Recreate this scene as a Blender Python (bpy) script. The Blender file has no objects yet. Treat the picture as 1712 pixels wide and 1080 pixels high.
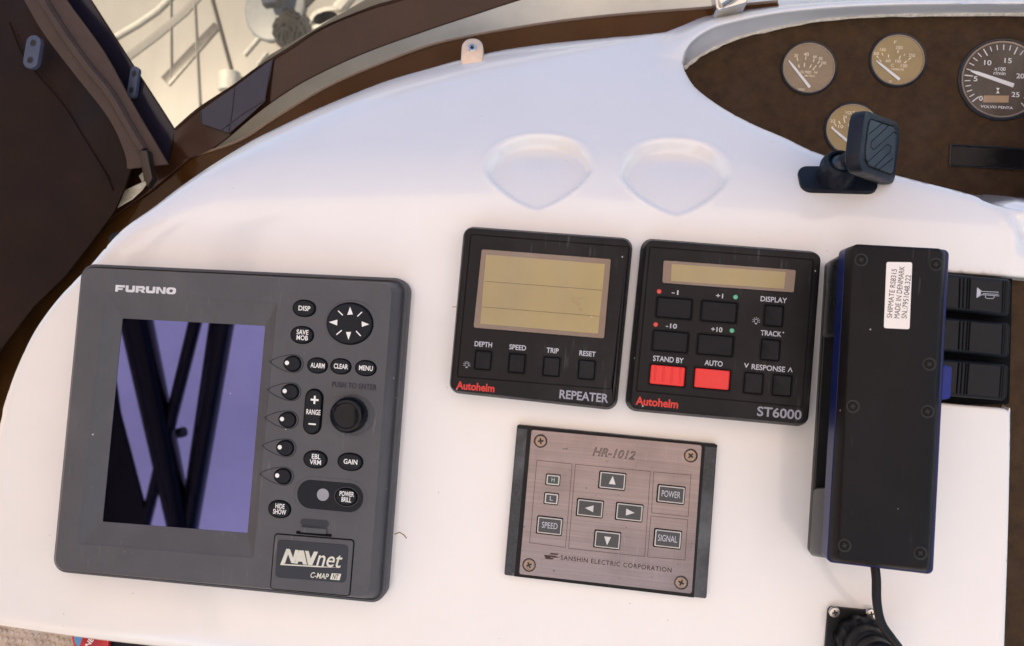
import bpy, bmesh, math, random
import numpy as np
from mathutils import Matrix, Vector, noise
from mathutils.geometry import delaunay_2d_cdt
random.seed(4)
SC = bpy.context.scene
COL = SC.collection
MM = 0.001
# ------------------------------------------------------------------ camera, sky, sun, exposure
TILT = math.radians(35)                      # the dash face leans back 35 degrees from level
PANEL = Matrix(((1, 0, 0, 0), (0, math.cos(TILT), -math.sin(TILT), 0), (0, math.sin(TILT), math.cos(TILT), 0), (0, 0, 0, 1)))
F, CX, CY, DIST = 1286.0, 856.0, 540.0, 476.0
def _rot(y, p, r):
    cy, sy, cp, sp, cr, sr = math.cos(y), math.sin(y), math.cos(p), math.sin(p), math.cos(r), math.sin(r)
    return Matrix(((cy, 0, sy), (0, 1, 0), (-sy, 0, cy))) @ Matrix(((1, 0, 0), (0, cp, -sp), (0, sp, cp))) @ Matrix(((cr, -sr, 0), (sr, cr, 0), (0, 0, 1)))
RC = _rot(math.radians(5.656), math.radians(1.574), math.radians(4.896))
cam = bpy.data.cameras.new('camera'); camo = bpy.data.objects.new('camera', cam); COL.objects.link(camo)
camo.matrix_world = PANEL @ Matrix.Translation((0, 0, DIST * MM)) @ RC.to_4x4()
cam.sensor_width = 36; cam.lens = F / 1712 * 36; cam.clip_start = 0.01; cam.clip_end = 3000
cam.dof.use_dof = True; cam.dof.focus_distance = 0.468; cam.dof.aperture_fstop = 13
SC.camera = camo
SUN_EL, SUN_ROT = math.radians(52), math.radians(222)
world = bpy.data.worlds.new('World'); SC.world = world; world.use_nodes = True
wn = world.node_tree
sky = wn.nodes.new('ShaderNodeTexSky'); sky.sky_type = 'NISHITA'; sky.sun_disc = False
sky.sun_elevation = SUN_EL; sky.sun_rotation = SUN_ROT; sky.dust_density = 0.6; sky.ozone_density = 2.5
bg = wn.nodes['Background']; wn.links.new(sky.outputs[0], bg.inputs[0]); bg.inputs[1].default_value = 0.138
sl = bpy.data.lights.new('sun', 'SUN'); sl.energy = 4.7; sl.angle = math.radians(0.5); sl.color = (1, 0.93, 0.82)
so = bpy.data.objects.new('sun', sl); COL.objects.link(so)
sd = Vector((math.sin(SUN_ROT) * math.cos(SUN_EL), math.cos(SUN_ROT) * math.cos(SUN_EL), math.sin(SUN_EL)))
so.rotation_euler = sd.to_track_quat('Z', 'Y').to_euler()
SC.view_settings.view_transform = 'Standard'; SC.view_settings.look = 'None'; SC.view_settings.gamma = 1
SC.view_settings.exposure = 0.98
SC.cycles.use_denoising = True
SC.cycles.max_bounces = 10; SC.cycles.diffuse_bounces = 6; SC.cycles.transparent_max_bounces = 12

# ------------------------------------------------------------------ geometry helpers (panel millimetres)
def ray(x, y):
    d = RC @ Vector(((x - CX) / F, -(y - CY) / F, -1.0)); return d
def at(x, y, w=0.0):
    d = ray(x, y); t = (w - DIST) / d.z
    return Vector((d.x * t, d.y * t, w))
class Frame:
    """A local frame in panel millimetres; P() gives the local point a line of sight meets at local height z."""
    def __init__(s, o, R=None, theta=0):
        s.o = Vector(o); s.R = R if R is not None else Matrix.Rotation(theta, 3, 'Z')
        s.Ri = s.R.transposed()
    def P(s, x, y, z=0.0):
        c = s.Ri @ (Vector((0, 0, DIST)) - s.o); d = s.Ri @ ray(x, y)
        t = (z - c.z) / d.z
        return (c.x + d.x * t, c.y + d.y * t)
    def P3(s, x, y, z=0.0):
        p = s.P(x, y, z); return (p[0], p[1], z)
    def M(s):
        m = s.R.to_4x4(); m.translation = s.o * MM
        return PANEL @ m
    def L(s, p):
        return s.Ri @ (Vector(p) - s.o)
def catmull(P, n=6, closed=False):
    P = [Vector(p) for p in P]; out = []; N = len(P)
    rng = range(N if closed else N - 1)
    for i in rng:
        p1, p2 = P[i], P[(i + 1) % N]
        p0 = P[i - 1] if (i > 0 or closed) else p1 + (p1 - p2)
        p3 = P[(i + 2) % N] if (i + 2 < N or closed) else p2 + (p2 - p1)
        for k in range(n):
            t = k / n
            out.append(0.5 * ((2 * p1) + (-p0 + p2) * t + (2 * p0 - 5 * p1 + 4 * p2 - p3) * t * t + (-p0 + 3 * p1 - 3 * p2 + p3) * t ** 3))
    if not closed: out.append(P[-1].copy())
    return out
def resample(P, n):
    P = [Vector(p) for p in P]
    L = [0]
    for a, b in zip(P, P[1:]): L.append(L[-1] + (b - a).length)
    out = []; j = 0
    for i in range(n):
        s = L[-1] * i / (n - 1)
        while j < len(L) - 2 and L[j + 1] < s: j += 1
        t = (s - L[j]) / max(1e-9, L[j + 1] - L[j]); out.append(P[j].lerp(P[j + 1], min(1, t)))
    return out
def rquad(c, r, k=5):
    """rounded quad, corners TL TR BR BL -> anticlockwise outline"""
    c = [Vector(p[:2]) for p in c][::-1]; out = []
    for i in range(4):
        p, a, b = c[i], c[i - 1], c[(i + 1) % 4]
        da, db = (a - p).normalized(), (b - p).normalized()
        rr = min(r, 0.49 * (a - p).length, 0.49 * (b - p).length)
        half = math.acos(max(-1, min(1, da.dot(db)))) / 2
        cen = p + (da + db).normalized() * (rr / math.sin(half)); tl = rr / math.tan(half)
        s, e = p + da * tl - cen, p + db * tl - cen
        a0 = math.atan2(s.y, s.x); a1 = math.atan2(e.y, e.x)
        while a1 < a0 - 1e-9: a1 += 2 * math.pi
        if a1 - a0 > math.pi: a1 -= 2 * math.pi
        for q in range(k + 1):
            t = a0 + (a1 - a0) * q / k; out.append((cen.x + math.cos(t) * rr, cen.y + math.sin(t) * rr))
    return out
def rrect(cx, cy, w, h, r, k=4):
    return rquad([(cx - w / 2, cy + h / 2), (cx + w / 2, cy + h / 2), (cx + w / 2, cy - h / 2), (cx - w / 2, cy - h / 2)], r, k)
def ell(cx, cy, a, b, n=36, p=2.0):
    out = []
    for i in range(n):
        t = 2 * math.pi * i / n; c, s = math.cos(t), math.sin(t)
        out.append((cx + a * math.copysign(abs(c) ** (2 / p), c), cy + b * math.copysign(abs(s) ** (2 / p), s)))
    return out
def inset(o, d):
    n = len(o); out = []
    for i in range(n):
        p, a, b = Vector(o[i]), Vector(o[i - 1]), Vector(o[(i + 1) % n])
        e1, e2 = (p - a), (b - p)
        if e1.length < 1e-6: e1 = e2
        if e2.length < 1e-6: e2 = e1
        n1 = Vector((-e1.y, e1.x)).normalized(); n2 = Vector((-e2.y, e2.x)).normalized()
        m = n1 + n2
        m = m / max(0.35, m.length_squared / 2) if m.length > 1e-6 else n1
        out.append((p.x + m.x * d, p.y + m.y * d))
    return out
class MB:
    def __init__(s): s.v = []; s.f = []; s.m = []
    def add(s, V, Fs, mi=0):
        b = len(s.v); s.v += [tuple(p) for p in V]; s.f += [tuple(b + i for i in f) for f in Fs]; s.m += [mi] * len(Fs); return s
    def loft(s, rings, cap0=False, cap1=True, mi=0, closed=True):
        n = len(rings[0]); V = [p for r in rings for p in r]; Fs = []
        for k in range(len(rings) - 1):
            for i in range(n if closed else n - 1):
                j = (i + 1) % n; Fs.append((k * n + i, k * n + j, (k + 1) * n + j, (k + 1) * n + i))
        if cap1: Fs.append(tuple((len(rings) - 1) * n + i for i in range(n)))
        if cap0: Fs.append(tuple(i for i in range(n))[::-1])
        return s.add(V, Fs, mi)
    def solid(s, o, z0, z1, b=0.4, mi=0, cap0=False):
        r = [[(x, y, z0) for x, y in o]]
        if b > 0:
            for fz, fi in ((1, 0), (0.4, 0.12), (0.12, 0.4), (0, 1)):
                r.append([(x, y, z1 - b * fz) for x, y in inset(o, b * fi)])
        else: r.append([(x, y, z1) for x, y in o])
        return s.loft(r, cap0, True, mi)
    def flat(s, o, z, mi=0): return s.add([(x, y, z) for x, y in o], [tuple(range(len(o)))], mi)
    def ringf(s, o, i, z0, z1=None, mi=0):
        z1 = z0 if z1 is None else z1
        return s.loft([[(x, y, z0) for x, y in o], [(x, y, z1) for x, y in i]], False, False, mi)
    def tube(s, P, r, n=8, mi=0, closed=False, caps=True):
        P = [Vector(p) for p in P]; rings = []; N = len(P); up = Vector((0.03, 0.05, 1)).normalized()
        for i, p in enumerate(P):
            a = P[i - 1] if (i > 0 or closed) else p; b = P[(i + 1) % N] if (i < N - 1 or closed) else p
            t = (b - a).normalized(); x = t.cross(up)
            if x.length < 1e-3: x = t.cross(Vector((0, 1, 0)))
            x.normalize(); y = x.cross(t); rr = r[i] if isinstance(r, (list, tuple)) else r
            rings.append([p + x * math.cos(2 * math.pi * k / n) * rr + y * math.sin(2 * math.pi * k / n) * rr for k in range(n)])
        if closed: rings.append(rings[0])
        return s.loft(rings, caps and not closed, caps and not closed, mi)
    def lathe(s, prof, c=(0, 0), n=32, mi=0, cap=True, mod=None):
        rings = [[(c[0] + r * (mod(2 * math.pi * i / n, z) if mod else 1) * math.cos(2 * math.pi * i / n), c[1] + r * (mod(2 * math.pi * i / n, z) if mod else 1) * math.sin(2 * math.pi * i / n), z) for i in range(n)] for r, z in prof]
        return s.loft(rings, False, cap, mi)
    def box(s, x0, x1, y0, y1, z0, z1, mi=0):
        V = [(x, y, z) for z in (z0, z1) for y in (y0, y1) for x in (x0, x1)]
        return s.add(V, [(0, 2, 3, 1), (4, 5, 7, 6), (0, 1, 5, 4), (2, 6, 7, 3), (0, 4, 6, 2), (1, 3, 7, 5)], mi)
    def build(s, name, mats, parent=None, frame=None, angle=35, recalc=True, thing=None):
        me = bpy.data.meshes.new(name)
        me.from_pydata([(x * MM, y * MM, z * MM) for x, y, z in s.v], [], s.f)
        mats = mats if isinstance(mats, (list, tuple)) else [mats]
        for m in mats: me.materials.append(m)
        me.polygons.foreach_set('material_index', s.m)
        if recalc:
            bm = bmesh.new(); bm.from_mesh(me); bmesh.ops.remove_doubles(bm, verts=bm.verts, dist=1e-7); bmesh.ops.recalc_face_normals(bm, faces=bm.faces); bm.to_mesh(me); bm.free()
        me.polygons.foreach_set('use_smooth', [True] * len(me.polygons)); me.set_sharp_from_angle(angle=math.radians(angle))
        return link(name, me, parent, frame)
FR = {}
def link(name, me, parent=None, frame=None):
    o = bpy.data.objects.new(name, me); COL.objects.link(o)
    if parent is not None:
        o.parent = parent
        if frame is not None: o.matrix_local = FR[parent.name].M().inverted() @ frame.M()
        FR[o.name] = frame if frame is not None else FR[parent.name]
    else:
        frame = frame or Frame((0, 0, 0)); o.matrix_world = frame.M(); FR[o.name] = frame
    return o
def tag(o, label=None, cat=None, group=None, kind=None):
    for k, v in (('label', label), ('category', cat), ('group', group), ('kind', kind)):
        if v: o[k] = v
    return o
def thing(name, label, cat, frame, group=None):
    o = bpy.data.objects.new(name, None); COL.objects.link(o); o.empty_display_size = 0.01
    o.matrix_world = frame.M(); FR[o.name] = frame
    return tag(o, label, cat, group)

# ------------------------------------------------------------------ materials
MATS = {}
def lin(r, g, b):
    f = lambda c: (c / 255 / 12.92) if c / 255 <= 0.04045 else ((c / 255 + 0.055) / 1.055) ** 2.4
    return (f(r), f(g), f(b))
def mat(name, col, rough=0.45, metal=0.0, var=0.12, scale=60.0, bump=0.0, bscale=900.0, coat=0.0, spec=0.5, dust=0.0, dustcol=(0.5, 0.47, 0.42), stretch=None, rvar=0.12, specks=0.0, wear=0.0, wearcol=(0.45, 0.45, 0.46)):
    if name in MATS: return MATS[name]
    m = bpy.data.materials.new(name); m.use_nodes = True; MATS[name] = m
    nt = m.node_tree; N = nt.nodes; L = nt.links; p = N['Principled BSDF']
    tc = N.new('ShaderNodeTexCoord'); mp = N.new('ShaderNodeMapping'); L.new(tc.outputs['Object'], mp.inputs[0])
    if stretch: mp.inputs['Scale'].default_value = stretch
    n1 = N.new('ShaderNodeTexNoise'); n1.inputs['Scale'].default_value = scale; n1.inputs['Detail'].default_value = 6; n1.inputs['Roughness'].default_value = 0.65
    L.new(mp.outputs[0], n1.inputs['Vector'])
    mr = N.new('ShaderNodeMapRange'); mr.inputs[1].default_value = 0.3; mr.inputs[2].default_value = 0.7; mr.inputs[3].default_value = 1 - var; mr.inputs[4].default_value = 1 + var
    L.new(n1.outputs[0], mr.inputs[0])
    mx = N.new('ShaderNodeVectorMath'); mx.operation = 'SCALE'; mx.inputs[0].default_value = col; L.new(mr.outputs[0], mx.inputs['Scale'])
    out = mx.outputs[0]
    if dust > 0:
        n2 = N.new('ShaderNodeTexNoise'); n2.inputs['Scale'].default_value = 380; n2.inputs['Detail'].default_value = 3; L.new(tc.outputs['Object'], n2.inputs['Vector'])
        n3 = N.new('ShaderNodeTexNoise'); n3.inputs['Scale'].default_value = 28; n3.inputs['Detail'].default_value = 4; L.new(tc.outputs['Object'], n3.inputs['Vector'])
        a = N.new('ShaderNodeMapRange'); a.inputs[1].default_value = 0.70; a.inputs[2].default_value = 0.76; L.new(n2.outputs[0], a.inputs[0])
        b = N.new('ShaderNodeMapRange'); b.inputs[1].default_value = 0.5; b.inputs[2].default_value = 0.75; b.inputs[4].default_value = 0.35; L.new(n3.outputs[0], b.inputs[0])
        ad = N.new('ShaderNodeMath'); ad.operation = 'ADD'; L.new(a.outputs[0], ad.inputs[0]); L.new(b.outputs[0], ad.inputs[1])
        mu = N.new('ShaderNodeMath'); mu.operation = 'MULTIPLY'; mu.use_clamp = True; L.new(ad.outputs[0], mu.inputs[0]); mu.inputs[1].default_value = dust
        mc = N.new('ShaderNodeMix'); mc.data_type = 'RGBA'; L.new(mu.outputs[0], mc.inputs['Factor']); L.new(out, mc.inputs['A']); mc.inputs['B'].default_value = (*dustcol, 1)
        out = mc.outputs['Result']
    if wear > 0:
        wm = N.new('ShaderNodeMapping'); wm.inputs['Scale'].default_value = (1, 0.12, 1); wm.inputs['Rotation'].default_value = (0, 0, 0.35); L.new(tc.outputs['Object'], wm.inputs[0])
        w1 = N.new('ShaderNodeTexNoise'); w1.inputs['Scale'].default_value = 420; w1.inputs['Detail'].default_value = 2; L.new(wm.outputs[0], w1.inputs['Vector'])
        w2 = N.new('ShaderNodeTexNoise'); w2.inputs['Scale'].default_value = 22; w2.inputs['Detail'].default_value = 3; L.new(tc.outputs['Object'], w2.inputs['Vector'])
        wa = N.new('ShaderNodeMapRange'); wa.inputs[1].default_value = 0.62; wa.inputs[2].default_value = 0.75; L.new(w1.outputs[0], wa.inputs[0])
        wb = N.new('ShaderNodeMapRange'); wb.inputs[1].default_value = 0.52; wb.inputs[2].default_value = 0.70; wb.inputs[4].default_value = wear; L.new(w2.outputs[0], wb.inputs[0])
        wc = N.new('ShaderNodeMath'); wc.operation = 'MULTIPLY'; L.new(wa.outputs[0], wc.inputs[0]); L.new(wb.outputs[0], wc.inputs[1])
        wx = N.new('ShaderNodeMix'); wx.data_type = 'RGBA'; L.new(wc.outputs[0], wx.inputs['Factor']); L.new(out, wx.inputs['A']); wx.inputs['B'].default_value = (*wearcol, 1); out = wx.outputs['Result']
    if specks > 0:
        vo = N.new('ShaderNodeTexVoronoi'); vo.inputs['Scale'].default_value = 130; L.new(tc.outputs['Object'], vo.inputs['Vector'])
        va = N.new('ShaderNodeMath'); va.operation = 'LESS_THAN'; va.inputs[1].default_value = 0.065; L.new(vo.outputs['Distance'], va.inputs[0])
        sp = N.new('ShaderNodeSeparateColor'); L.new(vo.outputs['Color'], sp.inputs[0])
        vb = N.new('ShaderNodeMath'); vb.operation = 'LESS_THAN'; vb.inputs[1].default_value = 0.10; L.new(sp.outputs[0], vb.inputs[0])
        vc = N.new('ShaderNodeMath'); vc.operation = 'MULTIPLY'; L.new(va.outputs[0], vc.inputs[0]); L.new(vb.outputs[0], vc.inputs[1])
        vd = N.new('ShaderNodeMath'); vd.operation = 'MULTIPLY'; L.new(vc.outputs[0], vd.inputs[0]); vd.inputs[1].default_value = specks
        vx = N.new('ShaderNodeMix'); vx.data_type = 'RGBA'; L.new(vd.outputs[0], vx.inputs['Factor']); L.new(out, vx.inputs['A']); vx.inputs['B'].default_value = ((0.7, 0.68, 0.64, 1) if max(col) < 0.5 else (0.25, 0.2, 0.16, 1)); out = vx.outputs['Result']
    L.new(out, p.inputs['Base Color'])
    rr = N.new('ShaderNodeMapRange'); rr.inputs[1].default_value = 0.3; rr.inputs[2].default_value = 0.7; rr.inputs[3].default_value = max(0.02, rough * (1 - rvar)); rr.inputs[4].default_value = min(1, rough * (1 + rvar))
    L.new(n1.outputs[0], rr.inputs[0]); L.new(rr.outputs[0], p.inputs['Roughness'])
    p.inputs['Metallic'].default_value = metal; p.inputs['Specular IOR Level'].default_value = spec
    if coat: p.inputs['Coat Weight'].default_value = coat; p.inputs['Coat Roughness'].default_value = 0.06
    if bump > 0:
        nb = N.new('ShaderNodeTexNoise'); nb.inputs['Scale'].default_value = bscale; nb.inputs['Detail'].default_value = 3; L.new(mp.outputs[0], nb.inputs['Vector'])
        bn = N.new('ShaderNodeBump'); bn.inputs['Strength'].default_value = bump; bn.inputs['Distance'].default_value = 0.0004; L.new(nb.outputs[0], bn.inputs['Height']); L.new(bn.outputs[0], p.inputs['Normal'])
    return m
def see_through(name, tint, amount, col, rough=0.08, spec=0.5):
    m = mat(name, col, rough, var=0.2, scale=25, spec=spec); nt = m.node_tree; N = nt.nodes; L = nt.links
    t = N.new('ShaderNodeBsdfTransparent'); t.inputs[0].default_value = (*tint, 1)
    x = N.new('ShaderNodeMixShader')
    g_ = N.new('ShaderNodeTexNoise'); g_.inputs['Scale'].default_value = 30; g_.inputs['Detail'].default_value = 5
    gm = N.new('ShaderNodeMapping'); gm.inputs['Scale'].default_value = (1.6, 0.25, 1); gc = N.new('ShaderNodeTexCoord'); L.new(gc.outputs['Object'], gm.inputs[0]); L.new(gm.outputs[0], g_.inputs['Vector'])
    gr = N.new('ShaderNodeMapRange'); gr.inputs[1].default_value = 0.3; gr.inputs[2].default_value = 0.7; gr.inputs[3].default_value = amount - 0.10; gr.inputs[4].default_value = min(1, amount + 0.08)
    L.new(g_.outputs[0], gr.inputs[0]); L.new(gr.outputs[0], x.inputs[0])
    L.new(N['Principled BSDF'].outputs[0], x.inputs[1]); L.new(t.outputs[0], x.inputs[2]); L.new(x.outputs[0], N['Material Output'].inputs[0])
    return m
GEL = mat('gelcoat', (0.80, 0.772, 0.745), 0.2, var=0.025, scale=9, coat=0.8, dust=0.10, dustcol=(0.52, 0.43, 0.33), bump=0.05, bscale=14, specks=0.35)
GREY = mat('grey_plastic', lin(79, 79, 83), 0.5, var=0.07, bump=0.12, bscale=2500, dust=0.12, dustcol=(0.4, 0.4, 0.4), spec=0.3, specks=0.8, wear=0.14)
GREYD = mat('dark_grey_plastic', lin(50, 53, 60), 0.45, var=0.05, bump=0.08, bscale=2500, spec=0.25)
KEY = mat('rubber_key', lin(22, 25, 32), 0.5, var=0.08, bump=0.05, bscale=2500, spec=0.2)
SLOT = mat('key_gap', (0.004, 0.004, 0.005), 0.7, spec=0.08)
BLK = mat('black_plastic', lin(20, 18, 20), 0.42, var=0.2, bump=0.1, bscale=2200, dust=0.10, dustcol=(0.25, 0.24, 0.23), spec=0.2, specks=0.6, wear=0.10)
BLK2 = mat('black_rubber', lin(17, 18, 23), 0.5, var=0.35, scale=45, bump=0.2, bscale=1500, dust=0.15, dustcol=(0.16, 0.16, 0.17), spec=0.25, wear=0.2, wearcol=(.2, .2, .21))
GASK = mat('grey_gasket', lin(130, 128, 128), 0.5)
WHITE = mat('white_print', (0.78, 0.78, 0.76), 0.6, var=0.03)
PRINT = mat('grey_print', lin(185, 185, 192), 0.6, var=0.05)
GREYP = mat('dim_grey_print', lin(150, 150, 160), 0.6, var=0.08)
RED = mat('red_print', lin(205, 48, 40), 0.5, var=0.1)
REDKEY = mat('red_key', lin(225, 45, 40), 0.45, var=0.04)
GREEN = mat('green_lens', lin(95, 175, 140), 0.3)
REDL = mat('red_lens', lin(205, 70, 55), 0.3)
LCD = mat('lcd_pane', lin(163, 143, 91), 0.3, var=0.07, scale=14, coat=0.15, specks=0.3)
LCDF = mat('lcd_surround', lin(124, 102, 86), 0.3, var=0.05, coat=0.2)
LCDL = mat('lcd_line', lin(110, 90, 55), 0.5)
SCREEN = mat('screen_glass', (0.104, 0.113, 0.29), 0.015, metal=1.0, var=0.10, scale=12, dust=0.06, dustcol=(.3,.3,.36), specks=0.3)
NICK = mat('brushed_plate', lin(146, 131, 127), 0.40, metal=0.5, var=0.16, scale=150, bump=0.2, bscale=300, stretch=(0.07, 4.5, 1), dust=1.3, dustcol=(0.13, 0.10, 0.095), wear=0.3, wearcol=(.5, .45, .43))
CRINK = mat('crinkle_black', lin(30, 33, 38), 0.45, var=0.9, scale=500, bump=1.0, bscale=700, spec=0.6, dust=1.0, dustcol=(.20, .21, .22), wear=0.5, wearcol=(.3, .31, .33))
ETCH = mat('etched_print', lin(70, 54, 50), 0.6, spec=0.15)
STEEL = mat('stainless', (0.62, 0.60, 0.57), 0.22, metal=1.0, var=0.1, scale=200)
STEELD = mat('aged_screw', lin(140, 122, 110), 0.35, metal=0.9, var=0.3, scale=300)
HOLE = mat('screw_recess', (0.012, 0.01, 0.009), 0.7)
HAND = mat('handset_black', lin(21, 18, 19), 0.5, var=0.2, scale=30, bump=0.15, bscale=2600, dust=0.04, dustcol=(0.2, 0.2, 0.21), spec=0.16, specks=0.5, wear=0.08)
BLUE = mat('blue_seal', lin(12, 26, 78), 0.35, var=0.1, spec=0.3)
LABEL = mat('label_paper', (0.80, 0.74, 0.70), 0.5, var=0.02)
INK = mat('black_ink', (0.02, 0.02, 0.022), 0.6)
CRAD = mat('cradle_black', lin(32, 33, 34), 0.3, var=0.1, spec=0.35)
MOUNT = mat('mount_black', lin(22, 26, 37), 0.48, var=0.15, bump=0.05, spec=0.25)
MOUNTP = mat('mount_pad', lin(56, 64, 72), 0.5, var=0.3, scale=60, spec=0.25)
FASC = mat('brown_fascia', lin(61, 43, 25), 0.6, var=0.38, scale=120, bump=0.6, bscale=900, dust=0.4, dustcol=(0.085, 0.07, 0.058), spec=0.16)
DIALG = mat('gold_glare_dial', lin(156, 133, 86), 0.5, var=0.14, scale=60, spec=0.2)  # black dial; canopy glare on its dusty glass is painted into this colour
DIALT = mat('taupe_glare_dial', lin(142, 122, 94), 0.5, var=0.14, scale=60, spec=0.2)  # same painted glare over a black dial, greyer
DIALB = mat('brown_dial', lin(70, 56, 43), 0.5, var=0.08, scale=40, spec=0.2)
BEZ = mat('gauge_bezel', (0.012, 0.012, 0.013), 0.3)
BEZR = mat('gauge_rim', lin(140, 125, 108), 0.3, metal=0.5)
IVORY = mat('ivory_print', lin(232, 215, 180), 0.6)
SEAL = mat('sealant', lin(215, 205, 185), 0.7, var=0.3, scale=300, bump=0.6, bscale=400)
CANVAS = mat('brown_canvas', lin(37, 24, 19), 0.6, var=0.4, scale=9, bump=0.4, bscale=1500, spec=0.13)
BORDER = mat('dark_vinyl', lin(52, 31, 20), 0.14, var=0.25, scale=14, spec=0.3)
NAVY = mat('vinyl_sky_tint', lin(32, 29, 42), 0.15, var=0.2, scale=14, spec=0.3)  # dark border vinyl with the blue sky reflection painted into its colour
NAVYP = mat('sky_reflection_patch', lin(40, 41, 58), 0.12, var=0.15, scale=14, spec=0.3)  # sky reflected in the glossy border, painted as a flat colour
TAPE = mat('zip_tape', lin(78, 64, 57), 0.7, var=0.15, scale=60, bump=0.5, bscale=1800, spec=0.2)
TEETH = mat('zip_teeth', lin(58, 42, 38), 0.5, spec=0.2)
STITCH = mat('stitching', lin(52, 38, 31), 0.8, spec=0.1)
SMOKE = see_through('smoked_screen', (0.42, 0.25, 0.12), 0.45, lin(82, 54, 27), 0.06, 0.22)
ROOF = mat('coachroof', lin(228, 218, 192), 0.4, var=0.12, scale=16)
PLATE = mat('grey_strap', lin(72, 78, 96), 0.5, spec=0.3)
VINYL = see_through('clear_vinyl', (0.42, 0.372, 0.30), 0.86, (0.40, 0.36, 0.27), 0.12)
GLASS = see_through('gauge_glass', (1, 1, 1), 0.93, (0.5, 0.45, 0.4), 0.1)
HULL = mat('boat_hull', (0.42, 0.40, 0.37), 0.35, var=0.12, scale=1.5)
HULLD = mat('boat_window', lin(100, 96, 92), 0.3)
ROPE = mat('dark_gear', lin(44, 42, 40), 0.8, var=0.7, scale=20)
FEND = mat('fender_white', (0.85, 0.82, 0.74), 0.4)
WRAP = mat('bubble_film', lin(190, 172, 156), 0.15, var=0.2, scale=80, coat=0.5)
PKR = mat('packet_red', lin(190, 30, 44), 0.25, coat=0.5); PKB = mat('packet_blue', lin(70, 140, 190), 0.25, coat=0.5)
CANOPY = mat('canopy_cloth', (0.80, 0.73, 0.65), 0.9, var=0.05, scale=3)
_n = CANOPY.node_tree
_t = _n.nodes.new('ShaderNodeBsdfTranslucent'); _t.inputs[0].default_value = (0.90, 0.735, 0.62, 1)
_x = _n.nodes.new('ShaderNodeMixShader'); _x.inputs[0].default_value = 0.6
_n.links.new(_n.nodes['Principled BSDF'].outputs[0], _x.inputs[1]); _n.links.new(_t.outputs[0], _x.inputs[2]); _n.links.new(_x.outputs[0], _n.nodes['Material Output'].inputs[0])
TUBE = mat('black_tube', (0.010, 0.007, 0.010), 0.25)
TEAK = mat('teak_deck', (0.36, 0.24, 0.15), 0.7, var=0.3, scale=8)
SEA = mat('sea_water', (0.03, 0.06, 0.06), 0.12, var=0.2, scale=2, bump=0.6, bscale=3)
DARK = mat('backing_black', (0.02, 0.015, 0.012), 0.8)

# ------------------------------------------------------------------ lettering
def text(dev, body, x, y, w, h, z, m, parent, bold=0.012, shear=0.0, outline=0.0, raise_=0.0, frame=None, name='lettering', turn=0.0, sp=1.0, centre=None):
    """print the words centred at the sight line (x, y), w by h picture units, on local height z"""
    c = bpy.data.curves.new(name, 'FONT'); c.body = body; c.size = 1; c.offset = bold; c.shear = shear; c.resolution_u = 4; c.space_character = sp; c.space_line = 0.85
    c.align_x = 'CENTER'
    if outline: c.fill_mode = 'NONE'; c.bevel_depth = outline; c.bevel_resolution = 0; c.offset = 0
    if raise_: c.extrude = 0.02
    t = bpy.data.objects.new(name, c); me = bpy.data.meshes.new_from_object(t); bpy.data.objects.remove(t); bpy.data.curves.remove(c)
    fr = frame or dev
    cen = fr.P(x, y, z) if centre is None else centre
    s = (DIST - (fr.o.z + z)) / F
    V = np.array([v.co[:] for v in me.vertices]); lo, hi = V.min(0), V.max(0)
    W, H = w * s, h * s
    if turn: W, H = W, H
    X = (V[:, 0] - (lo[0] + hi[0]) / 2) * (W / (hi[0] - lo[0])); Y = (V[:, 1] - (lo[1] + hi[1]) / 2) * (H / (hi[1] - lo[1]))
    Z = V[:, 2] * (raise_ / 0.02 if raise_ else 0.001 if not outline else 1.0)
    ct, st = math.cos(turn), math.sin(turn)
    for i, v in enumerate(me.vertices):
        v.co = ((cen[0] + X[i] * ct - Y[i] * st) * MM, (cen[1] + X[i] * st + Y[i] * ct) * MM, (z + 0.06 + Z[i]) * MM)
    me.materials.clear(); me.materials.append(m)
    return link(name, me, parent, frame)
def shape_px(fr, pts, z): return [fr.P(x, y, z) for x, y in pts]
def zp(x0, y0, s): return lambda *p: [(x0 + a / s, y0 + b / s) for a, b in p]
def px1(x0, y0, s): return lambda a, b: (x0 + a / s, y0 + b / s)
def screw(name, dev, parent, x, y, z, r, m, h=0.7, hole=True, spin=0.3):
    c = dev.P(x, y, z + h); mb = MB().lathe([(r, z - 0.2), (r, z + h * 0.55), (r * 0.86, z + h), (r * 0.55, z + h * 1.05)], c, 20)
    o = mb.build(name, m, parent)
    k = MB()
    for q in (0, 1):
        a = spin + q * math.pi / 2; ux, uy = math.cos(a), math.sin(a); l, t = r * 0.5, r * 0.13
        k.flat([(c[0] + ux * sx * l - uy * sy * t, c[1] + uy * sx * l + ux * sy * t) for sx, sy in ((-1, -1), (1, -1), (1, 1), (-1, 1))], z + h * 1.05 + 0.05 + 0.01 * q)
    k.build('cross_slot', HOLE, o)
    return o

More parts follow.
